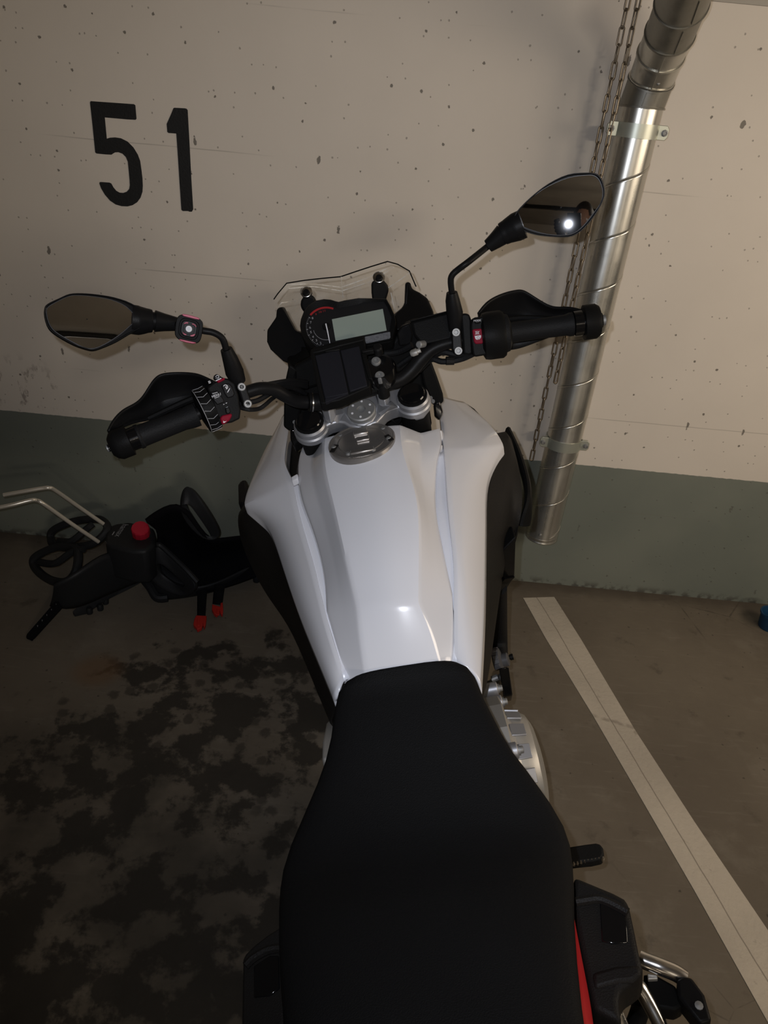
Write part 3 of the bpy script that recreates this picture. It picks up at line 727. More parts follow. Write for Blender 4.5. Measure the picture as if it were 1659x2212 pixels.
# clutch cover on the right
EC = V((.0, .885, .485))
ecov = lathe('engine_cover', EC, (1, 0, 0), [(.128, .10), (.128, .146), (.124, .149), (.104, .150), (.098, .158), (.094, .176), (.086, .188), (.07, .196), (.045, .2), (.001, .2)], M_ENG, BIKE, 14, auto=22)
part(ecov, 'silver alloy clutch cover')
for q in ((1066, 1489), (1076, 1518), (1089, 1568), (1108, 1622)):
    P_ = B(*q, x=.146)
    lathe('cover_boss', V((.10, P_.y, P_.z)), (1, 0, 0), [(.014, 0), (.014, .052), (.012, .054), (.001, .054)], M_SILVER, ecov, 14)
    lathe('cover_screw', V((.154, P_.y, P_.z)), (1, 0, 0), [(.009, 0), (.009, .0035), (.0062, .0036), (.0062, .008), (.0055, .0095), (.003, .0095), (.003, .006), (.001, .006)], M_BOLT, ecov, 12)
rng_ = []
for r0, x0, r1, x1 in ((.099, .1515, .094, .1775),):
    for k in range(5):
        a0 = math.radians(35 + k * 24); a1 = a0 + math.radians(15)
        q = [EC + V((x0, math.cos(a) * r0, math.sin(a) * r0)) for a in (a0, a1)] + [EC + V((x1, math.cos(a) * r1, math.sin(a) * r1)) for a in (a1, a0)]
        prism('cover_rib', q, (q[1] - q[0]).cross(q[2] - q[1]), .004, M_SILVER, ecov, bevel=.001)
prism('left_engine_cover', [B(a, b, x=-.145) for a, b in ((713, 1552), (704, 1562), (696, 1600), (695, 1640), (701, 1672), (712, 1660), (720, 1600))], (1, 0, 0), .05, M_ENG, BIKE, bevel=.004)

# ---- engine and frame mass under the bodywork
def blk(name, c, h, m, bev=.012, **k): return box(name, c, V((h[0], 0, 0)), V((0, h[1], 0)), V((0, 0, h[2])), m, BIKE, bev, **k)
blk('engine_block', (0, .86, .42), (.105, .21, .15), M_ENG, .03)
blk('cylinder_block', (0, 1.0, .62), (.10, .12, .11), M_BLACKP, .02)
blk('air_box', (0, .98, .78), (.09, .13, .06), M_BLACKP, .03)
blk('radiator', (0, 1.24, .64), (.15, .022, .15), M_BLACKP, .006)
blk('subframe', (0, .30, .74), (.07, .34, .05), M_BLACKP, .02)
blk('skid_plate', (0, .92, .24), (.12, .25, .02), M_ENG, .01)
tube('frame_tube', [(-.09, 1.16, .96), (-.085, .9, .70), (-.09, .62, .58), (-.09, .5, .42)], .016, M_BLACKP, BIKE)
tube('frame_tube', [(.09, 1.16, .96), (.085, .9, .70), (.09, .62, .58), (.09, .5, .42)], .016, M_BLACKP, BIKE)
blk('steering_head', (0, 1.185, .97), (.032, .04, .085), M_BLACKP, .02)
# swing arm, wheels
def wheel(name, c, R, wd):
    vs, fs = [], []
    n, k = 48, 14
    for i in range(n):
        a = 2 * math.pi * i / n
        for j in range(k):
            b_ = 2 * math.pi * j / k; rr = R - wd * .55 + math.cos(b_) * wd * .55; xx = math.sin(b_) * wd * .5
            vs.append(V(c) + V((xx, math.cos(a) * rr, math.sin(a) * rr)))
    for i in range(n):
        for j in range(k): fs.append((i * k + j, i * k + (j + 1) % k, ((i + 1) % n) * k + (j + 1) % k, ((i + 1) % n) * k + j))
    t = mk(name, vs, fs, M_TYRE, BIKE)
    r = R - wd * 1.0
    lathe('rim', c, (1, 0, 0), [(r - .022, -.028), (r, -.034), (r + .006, -.030), (r - .012, -.012), (r - .012, .012), (r + .006, .030), (r, .034), (r - .022, .028), (r - .026, 0), (r - .022, -.028)], M_BLACKP, t, 40)
    lathe('hub', c, (1, 0, 0), [(.03, -.06), (.05, -.05), (.05, -.04), (.035, -.03), (.035, .03), (.05, .04), (.05, .05), (.03, .06)], M_BLACKP, t, 20)
    for i in range(10):
        a = 2 * math.pi * i / 10; s = .02 * (-1) ** i
        p0 = V(c) + V((s, math.cos(a) * .04, math.sin(a) * .04)); p1 = V(c) + V((s * .3, math.cos(a + .15) * (r - .02), math.sin(a + .15) * (r - .02)))
        tube('spoke', [p0, p1], .008, M_BLACKP, t, seg=6)
    return t
wheel('front_wheel', (-.01, 1.585, .335), .335, .10)
wheel('rear_wheel', (0, .0, .325), .325, .14)
for s in (-1, 1):
    tube('swing_arm', [(s * .09, .52, .40), (s * .10, .25, .36), (s * .095, .0, .325)], [.028, .024, .02], M_BLACKP, BIKE)
tube('side_stand', [(-.09, .66, .25), (-.15, .60, .16), (-.215, .55, .068)], [.014, .013, .012], M_BLACKP, BIKE)
box('stand_foot', (-.222, .548, .0655), V((.03, 0, .008)), V((0, .03, 0)), V((-.0015, 0, .0055)), M_BLACKP, BIKE, .002)
# front mudguard
rr = []
for i in range(9):
    a = math.radians(20 + i * 16)
    rr.append([V((x - .01, 1.585 + math.cos(a) * (.365 - dx), .335 + math.sin(a) * (.365 - dx))) for x, dx in ((-.065, .03), (-.04, .006), (0, 0), (.04, .006), (.065, .03))])
sheet('front_mudguard', rr, M_BLACKP, BIKE, .003, 1)

# ---- fork and triple clamp
AX = V((0, -.43, .90)).normalized()          # steering axis, up and back
F0 = B(781, 893, z=1.088)
TP = lambda px, py, h=0.0: Bpl(px, py, F0 + AX * h, AX)
Zt = lambda q: (600 + q[0] * 360 / 1659, 780 + q[1] * 200 / 922)
out = [(188, 610), (200, 560), (240, 525), (330, 470), (480, 440), (620, 400), (660, 345), (920, 245), (985, 255), (1110, 280), (1250, 225), (1380, 215), (1450, 270), (1482, 350), (1478, 420), (1440, 470), (1370, 490), (1290, 480), (1200, 455),
       (1120, 480), (1070, 510), (1030, 560), (985, 610), (900, 640), (800, 660), (715, 650), (660, 615), (590, 605), (520, 625), (455, 660), (390, 720), (320, 745), (250, 725), (200, 670)]
pl = [TP(*Zt(q), .0) for q in out]
tc = part(prism('triple_clamp', pl, -AX, .03, M_SILVER, BIKE, bevel=.004, seg=3), 'silver alloy upper triple clamp')
# recessed middle plate in the shape of a shield
mid = [(625, 430), (640, 370), (700, 325), (920, 262), (970, 290), (992, 350), (1000, 430), (985, 520), (940, 600), (860, 640), (790, 640), (740, 610), (690, 560), (645, 500)]
pm = [TP(*Zt(q), .003) for q in mid]
prism('clamp_plate', pm, -AX, .006, M_PANEL if False else M_SILVER, tc, bevel=.0025)
cN = TP(*Zt((835, 500)), .006)
nut = lathe('stem_nut', cN, AX, [(.0255, -.004), (.0255, .004), (.0235, .006), (.008, .006), (.007, .001), (.001, .001)], M_BOLT, tc, 32, auto=25)
part(nut, 'round steering stem nut with six small holes')
uu = AX.cross(V((0, 1, 0))).normalized(); ww = AX.cross(uu)
for k in range(6):
    a = math.radians(k * 60 + 20)
    lathe('nut_hole', cN + AX * .0059 + (uu * math.cos(a) + ww * math.sin(a)) * .0175, AX, [(.0021, 0), (.0021, .0008), (.0005, .0008)], M_PRINT, tc, 8)
# fork legs and caps
for q in ((310, 598), (1338, 330)):
    c = TP(*Zt(q), .012)
    lg = part(lathe('fork_leg', c - AX * .0, -AX, [(.026, .0), (.026, .32), (.030, .34), (.030, .62), (.026, .66), (.02, .78)], M_BLACKP, BIKE, 20), 'black fork leg')
    lathe('clamp_ring', c - AX * .014, AX, [(.0265, -.018), (.0315, -.016), (.0315, -.006), (.029, -.003), (.029, .006), (.0265, .010)], M_SILVER, lg, 32, auto=25)
    part(lathe('fork_cap', c - AX * .004, AX, [(.0225, -.004), (.0225, .006), (.021, .008), (.001, .0085)], M_GLOSSB, lg, 32, auto=25), 'glossy black fork cap')
# fork lower clamp
box('lower_clamp', (0, 1.29, .90), V((.13, 0, 0)), V((0, .03, -.01)), V((0, -.012, .02)), M_BLACKP, BIKE, .01)
# riser block under the bar (right visible, left mostly hidden)
rz = [(925, 250), (1000, 245), (1085, 262), (1112, 310), (1110, 400), (1070, 440), (1020, 420), (995, 340)]
b0 = [TP(*Zt(q), .004) for q in ((990, 300), (1112, 310), (1120, 400), (1080, 480), (1005, 440))]
b1 = [TP(*Zt(q), .036) for q in ((925, 255), (1075, 225), (1090, 262), (1050, 290), (985, 285))]
for nm, sft in (('bar_riser', V((0, 0, 0))), ('bar_riser', V((-.098, -.014, -.003)))):
    vs = [p + sft for p in b0 + b1]; n = 5
    fs = [tuple(range(n))[::-1], tuple(range(n, 2 * n))] + [(i, (i + 1) % n, n + (i + 1) % n, n + i) for i in range(n)]
    mk(nm, vs, fs, M_SILVER, tc, True, .002)
for q, qq in (((505, 560), ((620, 440), (660, 520), (600, 620), (520, 560), (490, 450))), ((1130, 440), ((1000, 430), (1130, 395), (1200, 460), (1090, 500), (1040, 545), (1000, 520)))):
    apex = TP(*Zt(q), .016)
    base_ = [TP(*Zt(t), .001) for t in qq]
    vs = base_ + [apex]; n = len(base_)
    mk('clamp_facet', vs, [tuple(range(n))] + [(i, (i + 1) % n, n) for i in range(n)], M_SILVER, tc, False)
# cable ties / wires over the clamp
tube('wire', [TP(*Zt((322, 460)), .01), TP(*Zt((330, 485)), .014), TP(*Zt((343, 512)), .012)], .0012, M_BLACKP, BIKE, seg=6)
tube('wire', [TP(*Zt((1262, 220)), .01), TP(*Zt((1266, 250)), .014), TP(*Zt((1270, 275)), .012)], .0012, M_BLACKP, BIKE, seg=6)

# ---- handlebar
HB = [B(262, 951, y=1.06), B(425, 895, y=1.105), B(500, 858, y=1.13), B(537, 846, y=1.14), B(563, 839, y=1.147), B(592, 842, y=1.155), B(620, 857, y=1.162), B(648, 868, y=1.17), B(690, 868, y=1.178),
      B(750, 853, y=1.185), B(800, 838, y=1.19), B(836, 827, y=1.193), B(865, 820, y=1.195), B(889, 800, y=1.2), B(908, 777, y=1.203), B(930, 757, y=1.205), B(955, 745, y=1.205), B(985, 738, y=1.205), B(1098, 719, y=1.2), B(1285, 694, y=1.185)]
rad = [.0105] * 5 + [.0112] * 4 + [.014] * 3 + [.0125] * 3 + [.0105] * 5
part(tube('handlebar', HB, rad, M_SATIN, BIKE, seg=14, n=4), 'black tapered handlebar')
def axis_l(px0, py0, y0, px1, py1, y1):
    a, b = B(px0, py0, y=y0), B(px1, py1, y=y1); return a, b, (b - a).normalized(), (b - a).length
# left grip
a, b, d, L = axis_l(304, 942, 1.075, 428, 894, 1.106)
part(lathe('grip', a - d * .006, d, [(.0165, 0), (.0195, .001), (.0195, .006), (.0178, .008), (.0172, L * .5), (.0168, L - .02), (.019, L - .006), (.019, L + .004)], M_RUBBER, BIKE, 28), 'ribbed rubber grip')
lathe('grip_ring', B(284, 949, y=1.068) - d * .013, d, [(.0165, 0), (.0182, .001), (.0182, .024), (.0165, .025)], M_GLOSSB, BIKE, 28)
e = B(268, 955, y=1.062)
be = lathe('bar_end_weight', e - d * .022, d, [(.004, -.004), (.006, -.003), (.006, 0), (.014, 0), (.0205, .005), (.0245, .012), (.0245, .031), (.018, .032)], M_BLACKP, BIKE, 28)
part(be, 'black bar end weight')
lathe('bar_end_bolt', e - d * .024, d, [(.003, -.004), (.006, -.003), (.006, .004)], M_BOLT, be, 12)
# right grip
a, b, d, L = axis_l(1100, 719, 1.2, 1240, 700, 1.19)
part(lathe('grip', a - d * .004, d, [(.019, 0), (.017, .006), (.0166, L * .5), (.0172, L - .01), (.0192, L - .004), (.0192, L + .002), (.0165, L + .003)], M_RUBBER, BIKE, 28), 'ribbed rubber grip')
lathe('throttle_flange', B(1091, 720, y=1.2), d, [(.02, -.014), (.031, -.008), (.032, 0), (.030, .006), (.019, .010)], M_RUBBER, BIKE, 28)
lathe('throttle_housing', B(1068, 724, y=1.2), d, [(.030, -.022), (.038, -.018), (.0395, -.010), (.0395, .012), (.036, .017), (.02, .018)], M_BLACKP, BIKE, 28)
lathe('grip_ring', B(1255, 698, y=1.188), d, [(.0165, -.012), (.0205, -.0115), (.0205, .0115), (.0165, .012)], M_GLOSSB, BIKE, 28)
e = B(1278, 695, y=1.186)
be = lathe('bar_end_weight', e, d, [(.018, -.014), (.0285, -.013), (.0285, .006), (.0245, .012), (.012, .0155), (.012, .017)], M_BLACKP, BIKE, 28)
part(be, 'black bar end weight')
lathe('bar_end_bolt', e + d * .016, d, [(.0085, 0), (.0085, .006), (.005, .0065), (.004, .004)], M_BOLT, be, 12)

# ---- hand guards
def guard(top, mid_, low, lab):
    rr = []
    for t, m_, l in zip(top, mid_, low):
        rr.append([B(t[0], t[1], y=t[2]), B((t[0] * 2 + m_[0]) / 3, (t[1] * 2 + m_[1]) / 3, y=t[2] * .4 + m_[2] * .6), B(*m_[:2], y=m_[2]), B(*l[:2], y=l[2])])
    part(sheet('hand_guard', rr, M_SATIN, BIKE, .0035, 2), lab)
guard([(1031, 676, 1.24), (1046, 655, 1.25), (1064, 642, 1.265), (1090, 631, 1.275), (1117, 625, 1.28), (1131, 625, 1.28), (1150, 637, 1.275), (1185, 660, 1.26), (1205, 663, 1.25), (1235, 661, 1.235), (1268, 672, 1.205)],
      [(1036, 705, 1.27), (1055, 700, 1.285), (1075, 695, 1.295), (1095, 691, 1.30), (1118, 687, 1.305), (1135, 685, 1.305), (1155, 684, 1.30), (1185, 684, 1.285), (1208, 685, 1.27), (1238, 684, 1.25), (1270, 684, 1.215)],
      [(1045, 745, 1.25), (1062, 752, 1.26), (1078, 756, 1.265), (1095, 757, 1.27), (1115, 755, 1.27), (1135, 749, 1.265), (1158, 740, 1.26), (1185, 730, 1.25), (1208, 722, 1.24), (1238, 712, 1.225), (1272, 700, 1.20)], 'right black hand guard')
guard([(466, 824, 1.14), (448, 815, 1.15), (430, 807, 1.16), (412, 804, 1.165), (385, 803, 1.165), (350, 805, 1.16), (336, 813, 1.155), (324, 828, 1.145), (310, 853, 1.135), (294, 870, 1.12), (270, 880, 1.105), (254, 893, 1.09), (240, 910, 1.075), (231, 930, 1.062)],
      [(470, 850, 1.16), (452, 848, 1.175), (435, 848, 1.185), (418, 850, 1.19), (392, 854, 1.19), (362, 862, 1.185), (346, 868, 1.18), (334, 874, 1.17), (318, 883, 1.16), (302, 892, 1.145), (280, 902, 1.125), (262, 913, 1.105), (248, 925, 1.085), (236, 942, 1.066)],
      [(475, 880, 1.15), (458, 884, 1.155), (440, 888, 1.16), (424, 892, 1.165), (400, 896, 1.165), (372, 899, 1.16), (356, 901, 1.158), (340, 904, 1.15), (324, 908, 1.14), (310, 911, 1.13), (292, 914, 1.115), (272, 921, 1.10), (256, 930, 1.082), (242, 952, 1.062)], 'left black hand guard')

# ---- switch gear
def rot_box(name, c, d, up, hx, hy, hz, m, parent, bevel=.003, **k):
    d = V(d).normalized(); up = V(up); up = (up - d * up.dot(d)).normalized(); n = d.cross(up)
    return box(name, c, d * hx, up * hy, n * hz, m, parent, bevel, **k)
VUP = (BC - B(500, 860, y=1.13)).normalized()           # roughly towards the rider's eye
# left cluster: d along the bar towards the centre, t across the face (up in the picture)
dl_ = (B(537, 846, y=1.14) - B(425, 895, y=1.105)).normalized()
nf = (VUP - dl_ * VUP.dot(dl_)).normalized(); tl = nf.cross(dl_)
def LP(px, py, h=0.0):                                   # on the left switch face plane
    return Bpl(px, py, B(483, 868, y=1.11) + nf * (.018 + h), nf)
zl = lambda x, y: (400 + x * 300 / 1659, 760 + y * 200 / 1106)
sw = part(prism('switch_housing', [LP(*zl(*q)) for q in ((262, 430), (300, 395), (360, 350), (450, 310), (520, 320), (600, 380), (640, 520), (665, 700), (655, 800), (560, 845), (430, 868), (395, 840), (360, 700), (320, 560))], -nf, .042, M_BLACKP, BIKE, bevel=.006, seg=3), 'left switch cluster with red horn and flash buttons')
ring_c = B(447, 884, y=1.108)
rw = lathe('control_ring', ring_c, dl_, [(.019, -.013), (.0345, -.010), (.0355, -.004), (.036, .004), (.035, .010), (.02, .012)], M_BLACKP, sw, 24, auto=25)
wr = []
for k in range(9):
    aa = math.radians(-78 + k * 20); r_ = .0362
    q = lambda a_, h: ring_c + (nf * math.cos(a_) - tl * math.sin(a_)) * r_ + dl_ * h
    tube('ring_mark', [q(aa, -.008), q(aa + .10, 0.0), q(aa, .0085)], .00042, M_GREYP, rw, seg=5, smooth=False)
q = [ring_c + (nf * math.cos(math.radians(t)) - tl * math.sin(math.radians(t))) * .0355 + dl_ * -.0092 for t in range(-85, 90, 10)]
tube('ring_mark', q, .0005, M_GREYP, rw, seg=5)
def lbutton(name, pts, m, h=.003, bev=.0015):
    return prism(name, [LP(*zl(*q), h) for q in pts], -nf, .010, m, sw, bevel=bev)
lbutton('menu_rocker', [(300, 480), (385, 460), (420, 500), (475, 600), (385, 635), (345, 590)], M_SATIN)
lbutton('cruise_rocker', [(430, 400), (520, 372), (560, 410), (592, 500), (575, 535), (510, 555), (470, 500)], M_SATIN)
lbutton('flash_button', [(340, 320), (348, 280), (380, 262), (420, 290), (480, 325), (400, 372)], M_SATIN, .006)
lbutton('flash_button', [(372, 345), (470, 306), (478, 332), (398, 374)], M_BTN, .0075)
lbutton('horn_button', [(418, 795), (440, 760), (555, 735), (562, 765), (530, 820), (470, 865), (440, 868)], M_BTN, .008, .003)
lbutton('indicator_switch', [(480, 670), (525, 655), (545, 720), (520, 745), (490, 735)], M_SATIN, .007)
lbutton('display_button', [(268, 352), (300, 340), (318, 372), (284, 385)], M_BLACKP, .006)
xl = (LP(*zl(400, 500)) - LP(*zl(345, 520))).normalized(); yl = nf.cross(xl)
text('switch_print', 'MENU', LP(*zl(372, 522), .0032), xl, yl, .0054, M_PRINT, sw)
for q0, q1 in (((325, 500), (388, 482)), ((352, 555), (410, 532))):
    tube('switch_print', [LP(*zl(*q0), .0033), LP(*zl(*q1), .0033)], .0004, M_PRINT, sw, seg=4)
c6 = LP(*zl(482, 420), .0036)
for arc_ in ([c6 + (xl * math.cos(math.radians(t)) + yl * math.sin(math.radians(t))) * .0032 for t in range(-100, 170, 30)], [c6 - xl * .0005 - yl * .001, c6 + xl * .0012 + yl * .0004, c6 + xl * .0002 - yl * .003]):
    tube('switch_print', arc_, .0007, M_PRINT, sw, seg=5)
prism('switch_print', [LP(*zl(*q), .0034) for q in ((500, 490), (512, 462), (535, 428), (532, 448), (515, 478))], nf, .0003, M_PRINT, sw, smooth=False)
c7 = LP(*zl(385, 298), .0068)
tube('switch_print', [c7 + (xl * math.cos(math.radians(t)) + yl * math.sin(math.radians(t))) * .0022 for t in range(-120, 121, 40)], .0005, M_PRINT, sw, seg=5)
for k_ in (-1, 1): tube('switch_print', [c7 - xl * .003 + yl * .0012 * k_, c7 - xl * .0012 + yl * .0012 * k_], .0004, M_PRINT, sw, seg=4)
tube('switch_print', [LP(*zl(364, 348), .0086), LP(*zl(430, 316), .0086)], .0008, M_PRINT, sw, seg=5)
c8 = LP(*zl(290, 362), .007)
for k_ in (-1, 0, 1): tube('switch_print', [c8 - xl * .0018 + yl * .0015 * k_, c8 + xl * .0018 + yl * .0015 * k_], .0005, M_PRINT, sw, seg=4)
prism('switch_print', [LP(*zl(*q), .0085) for q in ((455, 822), (470, 834), (496, 826), (472, 846), (456, 850))], nf, .0003, M_PRINT, sw, smooth=False)
for q0, q1 in (((455, 630), (468, 624)), ((484, 615), (500, 608)), ((486, 668), (510, 658))):
    tube('switch_print', [LP(*zl(*q0), .002), LP(*zl(*q1), .002)], .0006, M_PRINT, sw, seg=4)
# mirror clamp left
mc = prism('mirror_clamp', [LP(*zl(*q), .002) for q in ((618, 390), (650, 372), (715, 380), (740, 440), (790, 590), (785, 645), (740, 660), (700, 640), (660, 520))], -nf, .04, M_SATIN, BIKE, bevel=.004)
for q in ((672, 420), (745, 622)):
    lathe('clamp_screw', LP(*zl(*q), .001), nf, [(.0066, 0), (.0066, .003), (.0055, .004), (.0035, .004), (.003, .001), (.001, .001)], M_BOLT, mc, 14)
# clutch lever folded behind the guard
tube('lever', [LP(500, 835, -.02), B(462, 845, y=1.145), B(400, 868, y=1.14), B(320, 905, y=1.115)], [.008, .006, .0055, .005], M_BLACKP, BIKE, seg=8)

# right cluster
dr_ = (B(1098, 719, y=1.2) - B(985, 738, y=1.205)).normalized()
VR = (BC - B(1030, 725, y=1.2)).normalized(); nr = (VR - dr_ * VR.dot(dr_)).normalized()
def RP(px, py, h=0.0): return Bpl(px, py, B(1030, 728, y=1.2) + nr * (.020 + h), nr)
zr = lambda x, y: (860 + x * 260 / 1659, 640 + y * 180 / 1149)
swr = part(prism('switch_housing', [RP(*zr(*q)) for q in ((1000, 400), (1015, 320), (1060, 290), (1170, 275), (1215, 300), (1225, 560), (1265, 795), (1220, 810), (1060, 838), (1030, 800), (1005, 600))], -nr, .045, M_BLACKP, BIKE, bevel=.005, seg=3), 'right switch cluster with red kill switch')
prism('switch_bridge', [RP(*zr(*q), -.006) for q in ((860, 245), (930, 230), (985, 250), (1010, 330), (1030, 790), (980, 815), (900, 800), (880, 500))], -nr, .03, M_BLACKP, BIKE, bevel=.004)
kb = prism('kill_switch', [RP(*zr(*q), .003) for q in ((1022, 470), (1040, 452), (1140, 444), (1168, 460), (1175, 560), (1182, 640), (1150, 655), (1070, 660), (1045, 630))], -nr, .008, M_BTN, swr, bevel=.002)
prism('kill_switch_print', [RP(*zr(*q), .0033) for q in ((1055, 548), (1142, 536), (1142, 565), (1125, 592), (1085, 600), (1065, 585))], nr, .0003, M_PRINT, swr, smooth=False)
xr = (RP(*zr(1140, 500)) - RP(*zr(1040, 508))).normalized(); yr = nr.cross(xr)
for r_, q, m_ in ((.0024, (1090, 503), M_PRINT), (.002, (1103, 572), M_BTN)):
    c = RP(*zr(*q), .0038)
    tube('kill_switch_print', [c + (xr * math.cos(math.radians(t)) + yr * math.sin(math.radians(t))) * r_ for t in range(0, 361, 30)], .00035, m_, swr, seg=4)
for q0, q1 in (((1062, 482), (1120, 525)), ((1120, 480), (1062, 528))):
    tube('kill_switch_print', [RP(*zr(*q0), .0038), RP(*zr(*q1), .0038)], .0004, M_PRINT, swr, seg=4)
prism('mode_button', [RP(*zr(*q), .004) for q in ((1045, 350), (1060, 310), (1130, 300), (1140, 370), (1070, 385))], -nr, .008, M_SATIN, swr, bevel=.002)
text('switch_print', 'MODE', RP(*zr(1090, 336), .0043), xr, yr, .0042, M_PRINT, swr)
mcr = prism('mirror_clamp', [RP(*zr(*q), .001) for q in ((735, 470), (760, 440), (840, 430), (868, 470), (890, 760), (870, 800), (815, 815), (770, 790), (745, 720))], -nr, .045, M_SATIN, BIKE, bevel=.004)
for q in ((798, 497), (830, 752)):
    lathe('clamp_screw', RP(*zr(*q), .001), nr, [(.0068, 0), (.0068, .003), (.0062, .004), (.0036, .004), (.003, .001), (.001, .001)], M_BOLT, mcr, 14)
# brake reservoir
nres = (VR + V((0, 0, .5))).normalized()
r1 = [B(*zr(*q), y=yy) for q, yy in (((165, 345), 1.225), ((700, 215), 1.225), ((740, 330), 1.21), ((745, 600), 1.2), ((400, 655), 1.2), ((290, 640), 1.205), ((215, 540), 1.215))]
res = prism('brake_reservoir', r1, (0.1, .9, -.42), .05, M_BLACKP, BIKE, bevel=.005, seg=3)
r2 = [B(*zr(*q), y=yy) for q, yy in (((160, 340), 1.222), ((690, 205), 1.222), ((698, 222), 1.222), ((170, 362), 1.222))]
prism('reservoir_lid', [p + V((0, 0, .001)) for p in r2], (0.1, .9, -.36), .055, M_SATIN, res, bevel=.002)
lathe('banjo_bolt', B(*zr(300, 665), y=1.19), (-.6, -.8, .3), [(.006, -.012), (.006, .003), (.0045, .005), (.001, .005)], M_BOLT, BIKE, 12)
lathe('hose_fitting', B(*zr(240, 770), y=1.19), (1, -.1, .25), [(.004, -.009), (.006, -.006), (.006, .003), (.004, .004), (.004, .009)], M_ENG, BIKE, 10)
tube('lever', [RP(*zr(900, 560), -.03), B(1100, 690, y=1.245), B(1200, 690, y=1.24)], [.008, .006, .005], M_BLACKP, BIKE, seg=8)
# cables
tube('cable', [LP(*zl(640, 660), -.02), LP(*zl(760, 690), -.01), B(*zl(880, 680), y=1.13), B(*zl(960, 630), y=1.14), B(*zl(1040, 560), y=1.16), B(*zl(1150, 500), y=1.19), B(640, 850, y=1.24)], .0035, M_RUBBER, BIKE, seg=8)
tube('cable', [LP(*zl(640, 620), -.025), B(*zl(840, 590), y=1.14), B(*zl(960, 530), y=1.155), B(*zl(1080, 460), y=1.17), B(*zl(1250, 420), y=1.2), B(660, 850, y=1.24)], .0045, M_RUBBER, BIKE, seg=8)
for k in range(3):
    tube('cable', [B(*zl(760, 430 + k * 30), y=1.15), B(*zl(1000, 385 + k * 18), y=1.17), B(*zl(1250, 345 + k * 22), y=1.2), B(*zl(1450, 360 + k * 30), y=1.24)], .004, M_RUBBER, BIKE, seg=8)
tube('cable', [RP(*zr(1040, 790), -.03), B(*zr(900, 855), y=1.21), B(*zr(760, 890), y=1.215), B(*zr(600, 900), y=1.22), B(*zr(450, 870), y=1.23), B(905, 800, y=1.25)], .0055, M_RUBBER, BIKE, seg=8)
tube('cable', [RP(*zr(1000, 760), -.03), B(*zr(800, 800), y=1.215), B(*zr(640, 770), y=1.22), B(*zr(520, 800), y=1.23), B(900, 790, y=1.26)], .006, M_RUBBER, BIKE, seg=8)
pp = [B(*zr(660 + t, 890 - t * .02), y=1.2125) for t in (0, 110)]
tube('cable_sleeve', pp, .0075, M_TRIM, BIKE, seg=10)

# ---- mirrors
def mirror(out, gl, yc, tilt, lab, glab):
    """housing outline and glass outline in pixels; plane through yc facing the rider"""
    cx = sum(q[0] for q in out) / len(out); cy = sum(q[1] for q in out) / len(out)
    P0 = B(cx, cy, y=yc); n = (BC - P0).normalized() + V(tilt); n.normalize()
    o1 = [Bpl(*q, P0, n) for q in out]; o1 = smoothloop(o1, 3)
    cen = sum(o1, V((0, 0, 0))) / len(o1)
    ringsm = []
    for s, h in ((.94, .0), (.97, .003), (.99, .003), (1.0, .0), (.99, -.008), (.93, -.018), (.8, -.028), (.55, -.036), (.25, -.039)):
        ringsm.append([cen + (p - cen) * s + n * h for p in o1])
    g1 = [Bpl(*q, P0, n) for q in gl]; g1 = smoothloop(g1, 3); gc = sum(g1, V((0, 0, 0))) / len(g1)
    hs = loft('mirror_housing', ringsm, M_SATIN, BIKE, auto=50); part(hs, lab)
    rm = max((p - gc).length for p in g1); gr = []
    for k_ in (1.0, .999, .9, .8, .7, .6, .5, .4, .3, .2, .1, .02):
        ring = []
        for p in g1:
            q = gc + (p - gc) * k_; ring.append(q + n * (.0002 if k_ == 1.0 else .0008 + (rm * rm - (q - gc).length_squared) / 3.0))
        gr.append(ring)
    part(loft('mirror_glass', gr, M_MIRROR, hs, caps=False, auto=60), glab)
    rim = [p + n * .0008 for p in g1]; rim.append(rim[0]); rim2 = [gc + (p - gc) * 1.012 for p in rim]
    tube('glass_bezel', rim2, .0005, M_FILL, hs, seg=6, smooth=False)
    return P0, n
z3 = lambda x, y: (880 + .27728 * x, 340 + .27728 * y)
oR = [z3(*q) for q in ((845, 430), (960, 310), (1100, 203), (1250, 133), (1390, 118), (1475, 127), (1517, 172), (1540, 265), (1523, 345), (1470, 440), (1400, 530), (1330, 592), (1250, 622), (1100, 618), (980, 600), (880, 560), (838, 500))]
gR = [z3(*q) for q in ((852, 455), (890, 390), (990, 300), (1100, 227), (1250, 163), (1390, 142), (1455, 147), (1497, 190), (1519, 275), (1500, 360), (1440, 442), (1370, 530), (1300, 585), (1220, 604), (1100, 598), (980, 568), (900, 535), (860, 490))]
PR, nR = mirror(oR, gR, 1.19, (-.022, 0, .05), 'right mirror housing raised over the bar', 'mirror glass catching the flash')
z2 = lambda x, y: (60 + .37372 * x, 600 + .37372 * y)
oL = [z2(*q) for q in ((690, 215), (600, 150), (500, 115), (400, 98), (310, 91), (240, 95), (180, 120), (112, 153), (95, 180), (95, 230), (117, 292), (170, 337), (260, 387), (335, 414), (380, 421), (430, 406), (510, 372), (590, 325), (660, 285))]
gL = [z2(*q) for q in ((622, 235), (565, 168), (480, 130), (380, 112), (290, 105), (240, 110), (180, 136), (122, 170), (110, 200), (125, 262), (162, 312), (240, 360), (320, 400), (378, 408), (440, 385), (520, 335), (585, 280))]
PL, nL = mirror(oL, gL, 1.10, (.16, 0, .26), 'left mirror housing', 'mirror glass showing the dim garage behind')
def mstalk(pts, rr_, m=M_SATIN, **k): return tube('mirror_stalk', pts, rr_, m, BIKE, seg=12, **k)
